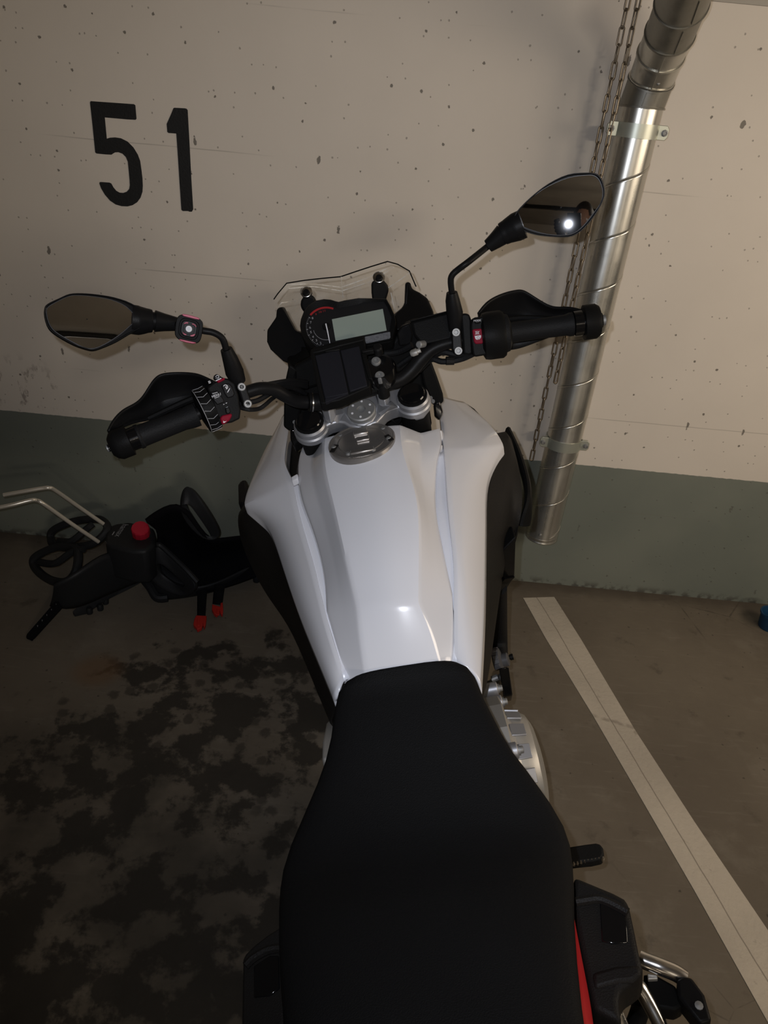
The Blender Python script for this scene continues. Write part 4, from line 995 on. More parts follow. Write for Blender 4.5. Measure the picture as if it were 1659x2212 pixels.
# right: neck, cone, rod, sleeve
def bp(f, x, y, P, n, h=-.012): return Bpl(*f(x, y), P + n * h, n)
tube('mirror_neck', [bp(z3, 900, 520, PR, nR), bp(z3, 845, 545, PR, nR), bp(z3, 775, 580, PR, nR), bp(z3, 742, 598, PR, nR)], [.022, .022, .0185, .0175], M_SATIN, BIKE, seg=18)
mstalk([bp(z3, 748, 596, PR, nR), bp(z3, 690, 645, PR, nR), bp(z3, 628, 692, PR, nR)], [.0165, .0135, .0105], smooth=False)
pj = bp(z3, 628, 692, PR, nR)
mstalk([pj, B(*z3(480, 810), y=1.193), B(*z3(385, 882), y=1.195), B(*z3(347, 922), y=1.196), B(*z3(338, 968), y=1.197), B(*z3(347, 1060), y=1.2)], .0051, n=5)
mstalk([B(*z3(347, 1052), y=1.2), B(*z3(352, 1110), y=1.201), B(*z3(368, 1205), y=1.203), B(*z3(375, 1345), y=1.205)], [.0090, .0118, .0138, .0115], smooth=False)
# left
tube('mirror_neck', [bp(z2, 600, 240, PL, nL), bp(z2, 640, 246, PL, nL), bp(z2, 690, 248, PL, nL), bp(z2, 718, 250, PL, nL)], [.022, .022, .0185, .0170], M_SATIN, BIKE, seg=18)
mstalk([bp(z2, 735, 251, PL, nL), bp(z2, 790, 258, PL, nL), bp(z2, 862, 268, PL, nL)], [.0165, .0135, .0105], smooth=False)
mstalk([bp(z2, 715, 250, PL, nL), bp(z2, 738, 251, PL, nL)], .0135, smooth=False)
pj = bp(z2, 855, 268, PL, nL)
mstalk([pj, B(*z2(930, 285), y=1.105), B(*z2(1010, 305), y=1.108), B(*z2(1075, 318), y=1.11), B(*z2(1125, 352), y=1.112), B(*z2(1148, 420), y=1.114)], .0051, n=5)
mstalk([B(*z2(1147, 412), y=1.114), B(*z2(1170, 470), y=1.116), B(*z2(1195, 545), y=1.12), B(*z2(1218, 600), y=1.124)], [.0092, .012, .0145, .0118], smooth=False)

# ---- phone mount clamped to the left mirror stalk
zp = lambda x, y: (360 + x * 100 / 1659, 660 + y * 100 / 1659)
PM = B(*zp(800, 840), y=1.09); nP = (BC - PM).normalized() + V((.0, 0, .05)); nP.normalize()
BWn = (BM.to_3x3() @ nP)
pmount = empty('phone_mount', 'small square black phone mount with wine-red accents clamped to the left mirror stalk', 'phone mount', BM @ PM)
pmi = pmount.location.copy()
wp = lambda px, py, h=0.0: (BM @ Bpl(*zp(px, py), PM + nP * h, nP)) - pmi
sq = [(545, 320), (720, 330), (900, 370), (1130, 440), (1220, 510), (1290, 600), (1305, 750), (1280, 960), (1240, 1160), (1190, 1270), (1100, 1345), (940, 1355), (700, 1310), (480, 1245), (370, 1160), (300, 1050), (290, 920), (310, 700), (345, 520), (420, 380)]
rg = []
cen = wp(800, 840)
base_ = smoothloop([wp(*q) for q in sq], 3)
for s, h in ((.9, -.018), (1.0, -.012), (1.0, -.002), (.95, .002), (.74, .002), (.70, -.001)):
    c0 = wp(800, 840, h); rg.append([c0 + (p - cen) * s for p in base_])
loft('mount_body', rg, M_BLACKP, pmount, auto=30)
rg = []
for s, h in ((.60, -.001), (.60, .0025), (.54, .004), (.40, .004), (.38, .002)):
    c0 = wp(800, 840, h); rg.append([c0 + (p - cen) * s for p in base_])
loft('mount_twist_head', rg, M_SATIN, pmount, auto=30)
for q0 in ([(540, 330), (620, 385), (780, 425), (1000, 480), (1165, 510), (1190, 480), (1130, 430), (900, 360), (720, 318), (580, 300)], [(435, 1215), (480, 1200), (600, 1225), (800, 1270), (1030, 1315), (1060, 1345), (940, 1368), (700, 1325), (500, 1265)]):
    prism('mount_accent', [wp(*q, .0026) for q in q0], -BWn, .011, M_WINE, pmount, bevel=.001)
for q0 in ([(605, 680), (640, 610), (700, 590), (775, 600), (770, 645), (700, 640), (650, 655)], [(905, 640), (960, 650), (1030, 690), (1065, 750), (1050, 780), (1010, 720), (960, 690), (905, 675)],
           [(565, 930), (610, 985), (660, 1010), (715, 1030), (705, 1065), (640, 1055), (590, 1010)], [(845, 1055), (900, 1050), (960, 1030), (1010, 1015), (1025, 1040), (980, 1095), (910, 1112), (845, 1100)]):
    prism('mount_accent', [wp(*q, .0046) for q in q0], -BWn, .003, M_WINE, pmount, bevel=.0005)
lathe('mount_screw', wp(795, 840, .003), BWn, [(.0047, 0), (.0047, .0018), (.0042, .0026), (.0016, .0026), (.0012, .001), (.0005, .001)], M_PRINT, pmount, 24, auto=30)
# clamp jaw gripping the stalk
lathe('mount_jaw', wp(780, 840, -.026), (BM.to_3x3() @ (B(*z2(1010, 305), y=1.108) - pj)).normalized(), [(.0095, -.012), (.0115, -.011), (.0115, .011), (.0095, .012)], M_BLACKP, pmount, 16)

# ---- instrument panel
nI = V((.02, -.64, .77)).normalized()
I0 = B(750, 705, y=1.295)
z5 = lambda x, y: (640 + x * 220 / 1659, 630 + y * 150 / 1131)
IP = lambda x, y, h=0.0: Bpl(*z5(x, y), I0 + nI * h, nI)
ho = [(60, 560), (75, 450), (120, 330), (200, 222), (320, 146), (450, 121), (560, 130), (640, 155), (690, 166), (780, 143), (1010, 105), (1250, 108), (1468, 116), (1535, 235), (1598, 375), (1625, 480), (1605, 650), (1570, 770), (1520, 800), (1130, 870), (1080, 780), (240, 930), (150, 830), (85, 700)]
fo = [(150, 560), (165, 450), (225, 345), (325, 260), (460, 225), (570, 238), (640, 258), (700, 270), (1000, 208), (1100, 172), (1428, 165), (1480, 240), (1553, 420), (1520, 625), (1490, 655), (1090, 730), (1050, 745), (640, 820), (330, 900), (250, 825), (180, 700)]
P1 = [IP(*q, .012) for q in ho]; P0_ = [IP(*q, -.01) for q in fo]
n1 = len(ho)
# bezel: outer prism with face recessed
cen = sum(P1, V()) / n1
inner = [IP(*q, .010) for q in fo]; n2 = len(inner)
hous = prism('instrument_housing', [IP(*q, -.012) for q in ho], -nI, .05, M_BLACKP, BIKE, bevel=.005)
part(hous, 'instrument panel with round rev counter and blank display')
# raised bezel strip as a band between outer and inner outlines (bridged by nearest points)
def band(name, A, Bp_, m, parent, depth):
    vs = list(A) + list(Bp_); nA, nB = len(A), len(Bp_); fs = []
    i = j = 0
    st = min(range(nB), key=lambda k: (Bp_[k] - A[0]).length)
    while i < nA or j < nB:
        a, b_ = A[i % nA], Bp_[(st + j) % nB]
        da = (A[(i + 1) % nA] - b_).length if i < nA else 9e9
        db = (Bp_[(st + j + 1) % nB] - a).length if j < nB else 9e9
        if da <= db: fs.append((i % nA, (i + 1) % nA, nA + (st + j) % nB)); i += 1
        else: fs.append((i % nA, nA + (st + j + 1) % nB, nA + (st + j) % nB)); j += 1
    return mk(name, vs, fs, m, parent, True, 0, 0, depth, auto=40)
lo = [IP(*q, -.013) for q in ho]
bz = loft('instrument_bezel', [lo, [p + nI * .0 for p in [IP(*q, .002) for q in ho]], [IP(*q, .005) for q in [(x + (840 - x) * .012, y + (500 - y) * .02) for x, y in ho]]], M_BLACKP, hous, caps=False, auto=40)
band('instrument_bezel', [IP(*q, .005) for q in [(x + (840 - x) * .012, y + (500 - y) * .02) for x, y in ho]], [IP(*q, .0005) for q in fo], M_BLACKP, hous, .0)
prism('instrument_face', [IP(*q, -.0025) for q in fo], -nI, .004, M_FACE, hous, smooth=False)
prism('display', [IP(*q, -.0018) for q in ((580, 450), (1410, 280), (1472, 632), (640, 800))], -nI, .0006, M_LCD, hous, smooth=False)['label'] = 'blank grey-green display'
ctr = (490, 578)
def polar(r, deg): return (ctr[0] + r * math.cos(math.radians(deg)), ctr[1] - r * math.sin(math.radians(deg)) * 0.97)
arc = [polar(345, t) for t in range(70, 143, 6)] + [polar(315, t) for t in range(142, 69, -6)]
prism('red_zone', [IP(*q, -.0019) for q in arc], -nI, .0005, M_REDP, hous, smooth=False)
exI = (IP(1410, 280) - IP(580, 450)).normalized(); eyI = nI.cross(exI)
for s, q in (('8', (266, 436)), ('7', (237, 506)), ('6', (225, 590)), ('5', (240, 665)), ('4', (273, 741)), ('3', (329, 798)), ('2', (398, 843))):
    text('dial_numeral', s, IP(*q, -.0022), exI, eyI, .0068, M_GREYP, hous)
for s, q in (('9', (322, 374)), ('10', (388, 337)), ('11', (455, 317))):
    text('dial_numeral', s, IP(*q, -.0022), exI, eyI, .0062, M_REDP, hous)
for k in range(25):
    t = 150 + k * 4.6
    if t > 262: break
    r1 = 330; r0 = 318 if k % 4 else 302
    tube('dial_tick', [IP(*polar(r1, t), -.0018), IP(*polar(r0, t), -.0018)], .00035 if k % 4 else .0006, M_GREYP, hous, seg=4)
tube('dial_ring', [IP(*polar(215, t), -.0018) for t in range(195, 290, 6)], .00035, M_GREYP, hous, seg=4)
lathe('needle_hub', IP(495, 575, -.002), nI, [(.0072, 0), (.0072, .003), (.006, .0045), (.001, .0045)], M_SATIN, hous, 20)
prism('needle', [IP(*q, .0035) for q in ((470, 522), (490, 516), (518, 640), (552, 832), (540, 836), (500, 645))], -nI, .001, M_PRINT, hous, smooth=False)
prism('name_plate', [IP(*q, .0075) for q in ((1112, 735), (1125, 728), (1515, 650), (1530, 655), (1533, 735), (1515, 752), (1140, 832), (1122, 820))], -nI, .006, M_STICK, hous, bevel=.001)['label'] = 'scuffed grey plate below the display'

# ---- device cradle with two dark panels below the display
nK = V((.0, -.52, .855)).normalized(); K0 = B(742, 805, y=1.165)
z1m = lambda x, y: (640 + x * 240 / 1659, 720 + y * 180 / 1244)
KP = lambda x, y, h=0.0: Bpl(*z1m(x, y), K0 + nK * h, nK)
fr_ = [(205, 290), (215, 240), (260, 210), (985, 28), (1012, 40), (1030, 200), (1105, 720), (1095, 800), (660, 990), (640, 1000), (430, 1045), (355, 1050), (290, 700), (235, 400)]
cr = part(prism('device_cradle', [KP(*q) for q in fr_], -nK, .022, M_BLACKP, BIKE, bevel=.004), 'black device cradle with two dark panels')
prism('cradle_panel', [KP(*q, .003) for q in ((275, 330), (640, 240), (775, 890), (690, 915), (430, 968), (300, 420))], -nK, .006, M_PANEL, cr, bevel=.0012)
prism('cradle_panel', [KP(*q, .003) for q in ((655, 255), (940, 185), (1060, 780), (800, 868), (720, 520))], -nK, .006, M_PANEL, cr, bevel=.0012)
prism('cradle_lip', [KP(*q, .004) for q in ((430, 970), (690, 918), (780, 895), (430, 1032))], -nK, .008, M_PANEL, cr, bevel=.001)
prism('cradle_lip', [KP(*q, .006) for q in ((215, 250), (985, 35), (1005, 60), (1005, 100), (640, 190), (420, 255), (230, 300))], -nK, .008, M_BLACKP, cr, bevel=.0015)
prism('cradle_lip', [KP(*q, .006) for q in ((212, 290), (245, 260), (275, 330), (385, 880), (430, 1045), (360, 1045), (290, 700))], -nK, .008, M_BLACKP, cr, bevel=.0015)
prism('cradle_clip', [KP(*q, .0055) for q in ((415, 245), (645, 190), (650, 245), (430, 275))], -nK, .008, M_SATIN, cr, bevel=.001)
prism('cradle_clip', [KP(*q, .0055) for q in ((970, 250), (1165, 205), (1175, 245), (985, 285))], -nK, .01, M_SATIN, cr, bevel=.001)
prism('cradle_clip', [KP(*q, .004) for q in ((960, 290), (1040, 290), (1140, 690), (1070, 670))], -nK, .016, M_BLACKP, cr, bevel=.002)
lathe('cradle_knob', KP(1215, 225, .004), nK, [(.008, -.012), (.008, .002), (.006, .0045), (.001, .005)], M_SATIN, cr, 16)
lathe('cradle_bolt', KP(1190, 415, -.012), nK, [(.0085, -.012), (.0085, 0), (.007, .0025), (.0035, .0025), (.003, 0), (.001, 0)], M_BOLT, cr, 16)
lathe('cradle_bolt', KP(1245, 630, -.012), nK, [(.0085, -.012), (.0085, 0), (.007, .0025), (.0035, .0025), (.003, 0), (.001, 0)], M_BOLT, cr, 16)
cc = KP(1240, 500, -.012)
lathe('ignition_bezel', cc, nK, [(.026, -.03), (.026, .0), (.0245, .003), (.023, .0), (.001, -.003)], M_GLOSSB, BIKE, 32, auto=30)
lathe('riser_bolt', B(824, 826, y=1.175), (0, -.3, .95), [(.010, -.03), (.010, .0), (.0085, .003), (.001, .003)], M_SATIN, tc, 16)
lathe('bar_clip', B(679, 869, y=1.168), (B(700, 868, y=1.17) - B(660, 868, y=1.165)), [(.0145, -.010), (.0165, -.009), (.0165, -.006), (.0150, -.005), (.0150, .012)], M_SATIN, BIKE, 20)
lathe('bar_clip_rim', B(674, 869, y=1.167), (B(700, 868, y=1.17) - B(660, 868, y=1.165)), [(.0155, -.0012), (.0172, -.001), (.0172, .001), (.0155, .0012)], M_STEEL, BIKE, 24)

# ---- windscreen with its bosses
zw = lambda x, y: (560 + x * 400 / 1659, 560 + y * 240 / 995)
top = [((130, 360), 1.45), ((165, 310), 1.455), ((245, 215), 1.465), ((400, 190), 1.475), ((560, 172), 1.485), ((730, 156), 1.49), ((860, 112), 1.485), ((1000, 66), 1.48), ((1150, 20), 1.47), ((1240, 45), 1.465), ((1345, 105), 1.46), ((1405, 245), 1.455)]
bot = [((150, 500), 1.46), ((215, 440), 1.475), ((330, 400), 1.49), ((440, 390), 1.505), ((600, 380), 1.52), ((760, 360), 1.525), ((900, 350), 1.52), ((1060, 340), 1.51), ((1200, 330), 1.495), ((1290, 310), 1.485), ((1350, 300), 1.47), ((1400, 285), 1.46)]
low = [((180, 620), 1.50), ((240, 640), 1.52), ((330, 660), 1.535), ((440, 670), 1.55), ((600, 660), 1.565), ((760, 640), 1.57), ((900, 620), 1.565), ((1060, 590), 1.555), ((1200, 560), 1.54), ((1290, 530), 1.525), ((1350, 500), 1.51), ((1420, 470), 1.495)]
rows = []
for (t, ty), (m_, my), (l, ly) in zip(top, bot, low):
    T_, Mm, L_ = B(*zw(*t), y=ty), B(*zw(*m_), y=my), B(*zw(*l), y=ly)
    rows.append([T_, T_.lerp(Mm, .35), T_.lerp(Mm, .70), Mm, L_])
ws = part(sheet('windscreen', rows, M_SCREEN, BIKE, 0, 0), 'clear plastic windscreen')
tube('windscreen_edge', [r[0] for r in rows], .0013, M_BLACKP, ws, seg=6, smooth=False)
for pts in ([(262, 262), (480, 244), (740, 284), (1000, 200), (1205, 72)], [(270, 226), (500, 222), (735, 252), (960, 172), (1185, 62)], [(1090, 300), (1225, 210), (1350, 120)], [(735, 158), (740, 250), (752, 340)], [(160, 440), (200, 390), (330, 372)], [(1300, 430), (1215, 470), (1180, 300)]):
    def ony(q):
        t = min(range(len(top)), key=lambda k: abs(top[k][0][0] - q[0])); a_, b_ = top[t], bot[t]
        f_ = min(1.6, max(0, (q[1] - a_[0][1]) / max(1, b_[0][1] - a_[0][1]))); return a_[1] + (b_[1] - a_[1]) * f_
    tube('windscreen_ridge', [B(*zw(*q), y=ony(q) - .002) for q in pts], .0011, M_RIDGE, ws, seg=6, smooth=False)
for pts, bolt in (([(365, 420), (372, 370), (395, 330), (440, 310), (490, 330), (508, 380), (500, 470), (420, 500), (385, 455)], (420, 290)), ([(1003, 210), (1030, 185), (1110, 180), (1150, 230), (1162, 275), (1140, 350), (1130, 420), (1020, 420), (1005, 300)], (1072, 160))):
    pd = prism('screen_support', [B(*zw(*q), y=1.47) for q in pts], (0, 1, -.3), .02, M_SATIN, BIKE, bevel=.005, seg=3)
    c = B(*zw(*bolt), y=1.474)
    lathe('support_bolt', c, (0, -.75, .65), [(.012, -.004), (.012, .0005), (.0085, .002), (.0085, .004), (.006, .0048), (.001, .004)], M_STEEL, pd, 20)
    lathe('support_post', c + V((0, .0, -.004)), (0, -.75, .65), [(.008, -.012), (.008, .006), (.005, .0085), (.001, .0085)], M_SATIN, pd, 16)

# ---- black winglets beside the instrument, headlight mass below
def wing(pts, lab):
    P = [B(*zw(*q[:2]), y=q[2]) for q in pts]
    part(prism('front_cowl', P, (0, 1, -.25), .03, M_SATIN, BIKE, bevel=.006, seg=3), lab)
wing([(155, 450, 1.44), (185, 428, 1.44), (215, 432, 1.44), (235, 480, 1.43), (325, 645, 1.41), (375, 655, 1.40), (430, 800, 1.37), (470, 950, 1.35), (260, 935, 1.38), (215, 915, 1.39), (100, 810, 1.40), (68, 740, 1.41), (70, 635, 1.42), (150, 520, 1.43)], 'left black front cowl')
wing([(1312, 205, 1.46), (1355, 203, 1.46), (1368, 265, 1.455), (1440, 300, 1.45), (1510, 350, 1.44), (1562, 470, 1.42), (1580, 560, 1.40), (1400, 620, 1.38), (1215, 640, 1.37), (1190, 520, 1.40), (1215, 492, 1.42), (1290, 430, 1.44), (1305, 390, 1.445)], 'right black front cowl')
# uprights beside the fork
for pts in ([(624, 785), (617, 816), (613, 871), (612, 922), (626, 932), (640, 930), (650, 880), (645, 800)], [(905, 772), (929, 772), (945, 815), (957, 850), (959, 868), (942, 879), (928, 862), (915, 830)]):
    P = [B(*q, y=1.30) for q in pts]
    prism('inner_cowl', P, (0, 1, -.4), .06, M_BLACKP, BIKE, bevel=.004)
# dark inner parts between cowl and tank
for pts in ([(626, 925), (640, 930), (664, 958), (640, 978), (627, 950)], [(937, 872), (950, 866), (957, 890), (950, 908), (940, 900)]):
    prism('cowl_gusset', [B(*q, y=1.27) for q in pts], (0, 1, -.5), .03, M_GLOSSB, BIKE, bevel=.003)
prism('tank_gap_cover', [B(a, b, z=.955) for a, b in ((628, 940), (650, 962), (650, 1034), (632, 1038), (618, 1000))], (0, 0, -1), .03, M_BLACKP, BIKE, bevel=.003)
hl = [[V((sx * wd, yy, zz)) for sx, zz in ((-1, z0), (-1, z1), (-.6, z1 + .02), (.6, z1 + .02), (1, z1), (1, z0), (.6, z0 - .02), (-.6, z0 - .02))] for yy, wd, z0, z1 in ((1.315, .125, .98, 1.13), (1.40, .13, .95, 1.16), (1.52, .125, .92, 1.14), (1.62, .10, .92, 1.08), (1.68, .07, .93, 1.03))]
loft('headlight_housing', hl, M_BLACKP, BIKE, smooth=True, bevel=.008)
prism('instrument_mount', [B(*q, y=1.30) for q in ((668, 775), (690, 742), (850, 735), (880, 700), (905, 690), (935, 700), (932, 770), (900, 800), (820, 815), (700, 830), (640, 850), (620, 830), (635, 790))], (0, 1, -.2), .05, M_BLACKP, BIKE, bevel=.006)
prism('wiring_cover', [B(*q, y=1.285) for q in ((868, 705), (886, 698), (892, 722), (888, 745), (862, 748), (858, 720))], (0, 1, -.2), .02, M_SATIN, BIKE, bevel=.003)
tube('cable', [B(860, 790, y=1.27), B(885, 772, y=1.265), B(905, 760, y=1.26), B(925, 735, y=1.27)], .005, M_RUBBER, BIKE, seg=8)
tube('cable', [B(820, 765, y=1.28), B(860, 760, y=1.27), B(890, 745, y=1.26)], .006, M_RUBBER, BIKE, seg=8)
tube('cable', [B(845, 905, y=1.22), B(858, 915, y=1.23), B(866, 903, y=1.25), B(868, 890, y=1.26)], .0025, M_RUBBER, BIKE, seg=8)
tube('brake_hose', [(.06, 1.27, 1.02), (.055, 1.32, .9), (.06, 1.40, .7)], .006, M_RUBBER, BIKE, seg=8)
for q in ((935, 868), (930, 861)):
    lathe('bolt', B(*q, y=1.26), (0, -.6, .8), [(.004, 0), (.004, .003), (.001, .003)], M_BOLT, BIKE, 8)
lathe('bolt', B(637, 913, y=1.28), (0, -.6, .8), [(.004, 0), (.004, .003), (.001, .003)], M_BOLT, BIKE, 8)

# ---- foot peg, rear
zf = lambda x, y: (1180 + x * 479 / 1659, 1750 + y * 462 / 1600)
fp = part(prism('foot_peg', [B(*zf(*q), z=.315) for q in ((150, 275), (290, 253), (370, 243), (405, 250), (425, 280), (432, 325), (415, 362), (340, 378), (240, 388), (150, 400))], (0, 0, -1), .022, M_RUBBER, BIKE, bevel=.004), 'black right foot peg with a toothed edge')
for k in range(9):
    t = k / 8; q = (205 + 215 * t, 402 - 38 * t)
    lathe('peg_tooth', B(*zf(*q), z=.307), (0, -.2, 1), [(.0035, -.012), (.0035, .004), (.001, .008)], M_STEEL, fp, 6)
tube('peg_hinge', [B(*zf(160, 330), z=.30), (.13, .80, .31)], .012, M_BLACKP, BIKE, seg=10)
# tail side covers with grab handles
RT = [(205, 488), (330, 540), (500, 610), (585, 655), (615, 690), (650, 850), (690, 1050), (722, 1180), (715, 1240), (650, 1290), (560, 1350), (545, 1420), (550, 1500), (570, 1600), (350, 1490), (285, 1180), (220, 850), (190, 690)]
gc_ = prism('grab_handle', [B(*zf(*q), z=.775) for q in RT], (0, 0, -1), .05, M_TRIM, BIKE, bevel=.006, seg=3); part(gc_, 'right black tail cover with recessed grab handle')
rim = [(225, 680), (390, 650), (600, 735), (618, 800), (640, 1000), (560, 1000), (420, 985), (330, 980), (285, 985)]
prism('grab_recess', [B(*zf(*q), z=.7765) for q in ((400, 690), (595, 755), (610, 990), (500, 1000), (415, 980))], (0, 0, -1), .004, M_GLOSSB, gc_, bevel=.001)
tube('grab_lip', [B(*zf(*q), z=.777) for q in ((220, 688), (300, 675), (390, 665), (470, 690), (560, 735), (610, 765))], .005, M_TRIM, gc_, seg=8)
prism('grab_step', [B(*zf(*q), z=.778) for q in ((340, 1210), (520, 1160), (700, 1150), (718, 1230), (650, 1280), (540, 1290), (360, 1340))], (0, 0, -1), .02, M_TRIM, gc_, bevel=.004)
zg = lambda x, y: (440 + x * 320 / 1659, 1850 + y * 362 / 1877)
LT = [(870, 790), (840, 800), (700, 890), (560, 1000), (470, 1090), (437, 1150), (437, 1300), (432, 1500), (425, 1877), (420, 2100), (900, 2100), (900, 1500)]
gl_ = prism('grab_handle', [B(*zg(*q), z=.775) for q in LT], (0, 0, -1), .05, M_TRIM, BIKE, bevel=.006, seg=3); part(gl_, 'left black tail cover with recessed grab handle')
prism('grab_recess', [B(*zg(*q), z=.7765) for q in ((560, 1230), (740, 1110), (840, 1110), (850, 1480), (740, 1560), (560, 1580))], (0, 0, -1), .004, M_GLOSSB, gl_, bevel=.001)
tube('grab_lip', [B(*zg(*q), z=.777) for q in ((470, 1230), (560, 1140), (700, 1060), (800, 1035), (860, 1030))], .005, M_TRIM, gl_, seg=8)
# red panels under the seat edge
rp = [((213, 690), .82), ((228, 740), .82), ((275, 980), .82), ((330, 1250), .82), ((365, 1440), .82), ((392, 1650), .82)]
rq = [((205, 690), .85), ((192, 800), .85), ((205, 980), .85), ((235, 1200), .85), ((262, 1400), .85), ((290, 1650), .85)]
rows = [[B(*zf(*b_[0]), z=.862), B(*zf(*a_[0]), z=.80), B(*zf(*a_[0]), z=.80) + V((-.006, 0, -.03))] for a_, b_ in zip(rp, rq)]
rows = [[r[0] + V((-.012, 0, 0)), r[1], r[2]] for r in rows]
part(sheet('tail_panel', rows, M_RED, BIKE, .003, 1), 'red tail panel along the right edge of the seat')
rows = [[B(*zg(*a_), z=.85) + V((.012, 0, 0)), B(*zg(*a_), z=.81), B(*zg(*a_), z=.81) + V((.006, 0, -.03))] for a_ in ((848, 1380), (848, 1480), (852, 1600), (858, 1740), (866, 1877), (876, 2050))]
part(sheet('tail_panel', rows, M_RED, BIKE, .003, 1), 'red tail panel along the left edge of the seat')
# pannier carrier low at the right: bright tubes and a black corner block
tube('carrier_tube', [B(*zf(700, 1110), z=.56), B(*zf(745, 1130), z=.56), B(*zf(850, 1170), z=.56), B(*zf(960, 1215), z=.555), B(*zf(1030, 1260), z=.55)], .0105, M_STEEL, BIKE, seg=14)
tube('carrier_tube', [B(*zf(640, 1290), z=.56), B(*zf(690, 1320), z=.56), B(*zf(760, 1430), z=.55), B(*zf(840, 1580), z=.54), B(*zf(900, 1720), z=.53)], .0095, M_STEEL, BIKE, seg=14)
tube('carrier_tube', [B(*zf(660, 1330), z=.52), B(*zf(700, 1420), z=.50), B(*zf(700, 1500), z=.48), B(*zf(650, 1640), z=.46)], .012, M_BLACKP, BIKE, seg=12)
prism('carrier_block', [B(*zf(*q), z=.565) for q in ((975, 1265), (1040, 1240), (1090, 1250), (1185, 1380), (1240, 1575), (1150, 1600), (1050, 1470), (985, 1390))], (0, 0, -1), .035, M_SATIN, BIKE, bevel=.006, seg=3)
prism('carrier_bracket', [B(*zf(*q), z=.55) for q in ((720, 1220), (835, 1235), (970, 1310), (1030, 1460), (960, 1500), (840, 1480), (770, 1370))], (0, 0, -1), .03, M_BLACKP, BIKE, bevel=.004)
prism('carrier_bracket', [B(*zf(*q), z=.556) for q in ((755, 1222), (830, 1232), (835, 1262), (760, 1266))], (0, 0, -1), .008, M_ENG, BIKE, bevel=.001)
lathe('carrier_screw', B(*zf(1142, 1465), z=.566), (0, 0, 1), [(.005, 0), (.005, .002), (.001, .003)], M_BOLT, BIKE, 10)
lathe('carrier_screw', B(*zf(905, 1490), z=.53), (0, 0, 1), [(.004, 0), (.004, .004), (.001, .005)], M_BOLT, BIKE, 10)
# silencer low behind
tube('silencer', [B(*zf(400, 1560), z=.60), (.15, .26, .6), (.17, .1, .62), (.18, -.2, .66)], [.03, .05, .055, .05], M_STEEL, BIKE, seg=18)
# tail unit behind the seat (out of frame)
blk('tail_unit', (0, -.24, .80), (.08, .12, .03), M_BLACKP, .015)

# ------------------------------------------------------------------ child bicycle seat on the floor
CO = atz(300, 1230, .12); CO.z = 0
CS = empty('child_bike_seat', 'dark child bicycle seat with red buckles lying on the floor at the left wall', 'child seat', CO)
zc = lambda x, y: (x * .38577, 1020 + y * .38577)
def C(x, y, z): return atz(*zc(x, y), z) - CO
def cprism(name, pts, z, dep, m, bev=.006, parent=CS, **k):
    return prism(name, [C(*q, z if len(q) < 3 else q[2]) if len(q) < 3 else C(*q) for q in pts], (0, 0, -1), dep, m, parent, bevel=bev, **k)
def C3(q, dz=0): return C(q[0], q[1], q[2] + dz)
# seat tub: back, base
rows = [[C(812, 262, .30), C(885, 320, .20), C(880, 410, .16), C(830, 480, .12)],
        [C(870, 215, .34), C(930, 300, .19), C(960, 450, .10), C(900, 560, .08)],
        [C(1032, 135, .40), C(1050, 280, .20), C(1050, 480, .08), C(1000, 640, .05)],
        [C(1150, 380, .26), C(1150, 440, .16), C(1120, 560, .06), C(1060, 690, .03)],
        [C(1250, 365, .24), C(1240, 420, .15), C(1230, 560, .05), C(1180, 670, .03)],
        [C(1380, 350, .22), C(1380, 400, .14), C(1400, 540, .06), C(1300, 640, .03)],
        [C(1500, 345, .20), C(1500, 400, .14), C(1500, 520, .08), C(1440, 585, .05)]]
sheet('seat_tub', rows, M_CPAD, CS, .012, 2)
# side wings with slots
def wing_ring(name, outer, inner, m):
    A = [C3(q) for q in outer]; Bq = [C3(q) for q in inner]
    vs = A + Bq; n = len(A)
    fs = [(i, (i + 1) % n, n + (i + 1) % n, n + i) for i in range(n)]
    o = mk(name, vs, fs, m, CS, True, 0, 0, 0)
    md = o.modifiers.new('subdivision', 'SUBSURF'); md.levels = 2; md.render_levels = 2
    md = o.modifiers.new('thickness', 'SOLIDIFY'); md.thickness = .016; md.offset = 0
    md = o.modifiers.new('bevel', 'BEVEL'); md.width = .004; md.segments = 2; md.limit_method = 'ANGLE'
    return o
wing_ring('side_wing', [(1030, 120, .40), (1042, 78, .42), (1075, 85, .42), (1120, 140, .40), (1170, 215, .36), (1215, 290, .31), (1248, 365, .26), (1150, 400, .24), (1000, 230, .33)],
          [(1025, 188, .37), (1030, 183, .375), (1055, 176, .375), (1075, 190, .37), (1125, 255, .33), (1165, 315, .29), (1192, 358, .26), (1162, 366, .26), (1090, 275, .31)], M_CSEAT)
wing_ring('side_wing', [(868, 410, .22), (890, 402, .22), (960, 470, .19), (1040, 550, .16), (1105, 615, .13), (1100, 660, .11), (1060, 692, .06), (960, 690, .06), (800, 580, .10)],
          [(875, 515, .16), (900, 505, .17), (950, 545, .15), (1000, 585, .13), (1045, 625, .11), (1040, 640, .10), (1000, 632, .09), (950, 600, .10), (900, 560, .12)], M_CSEAT)
tube('wing_edge', [C(872, 408, .225), C(900, 412, .22), C(970, 475, .195), C(1050, 553, .165), C(1105, 615, .135)], .009, M_CSEAT, CS, seg=8)
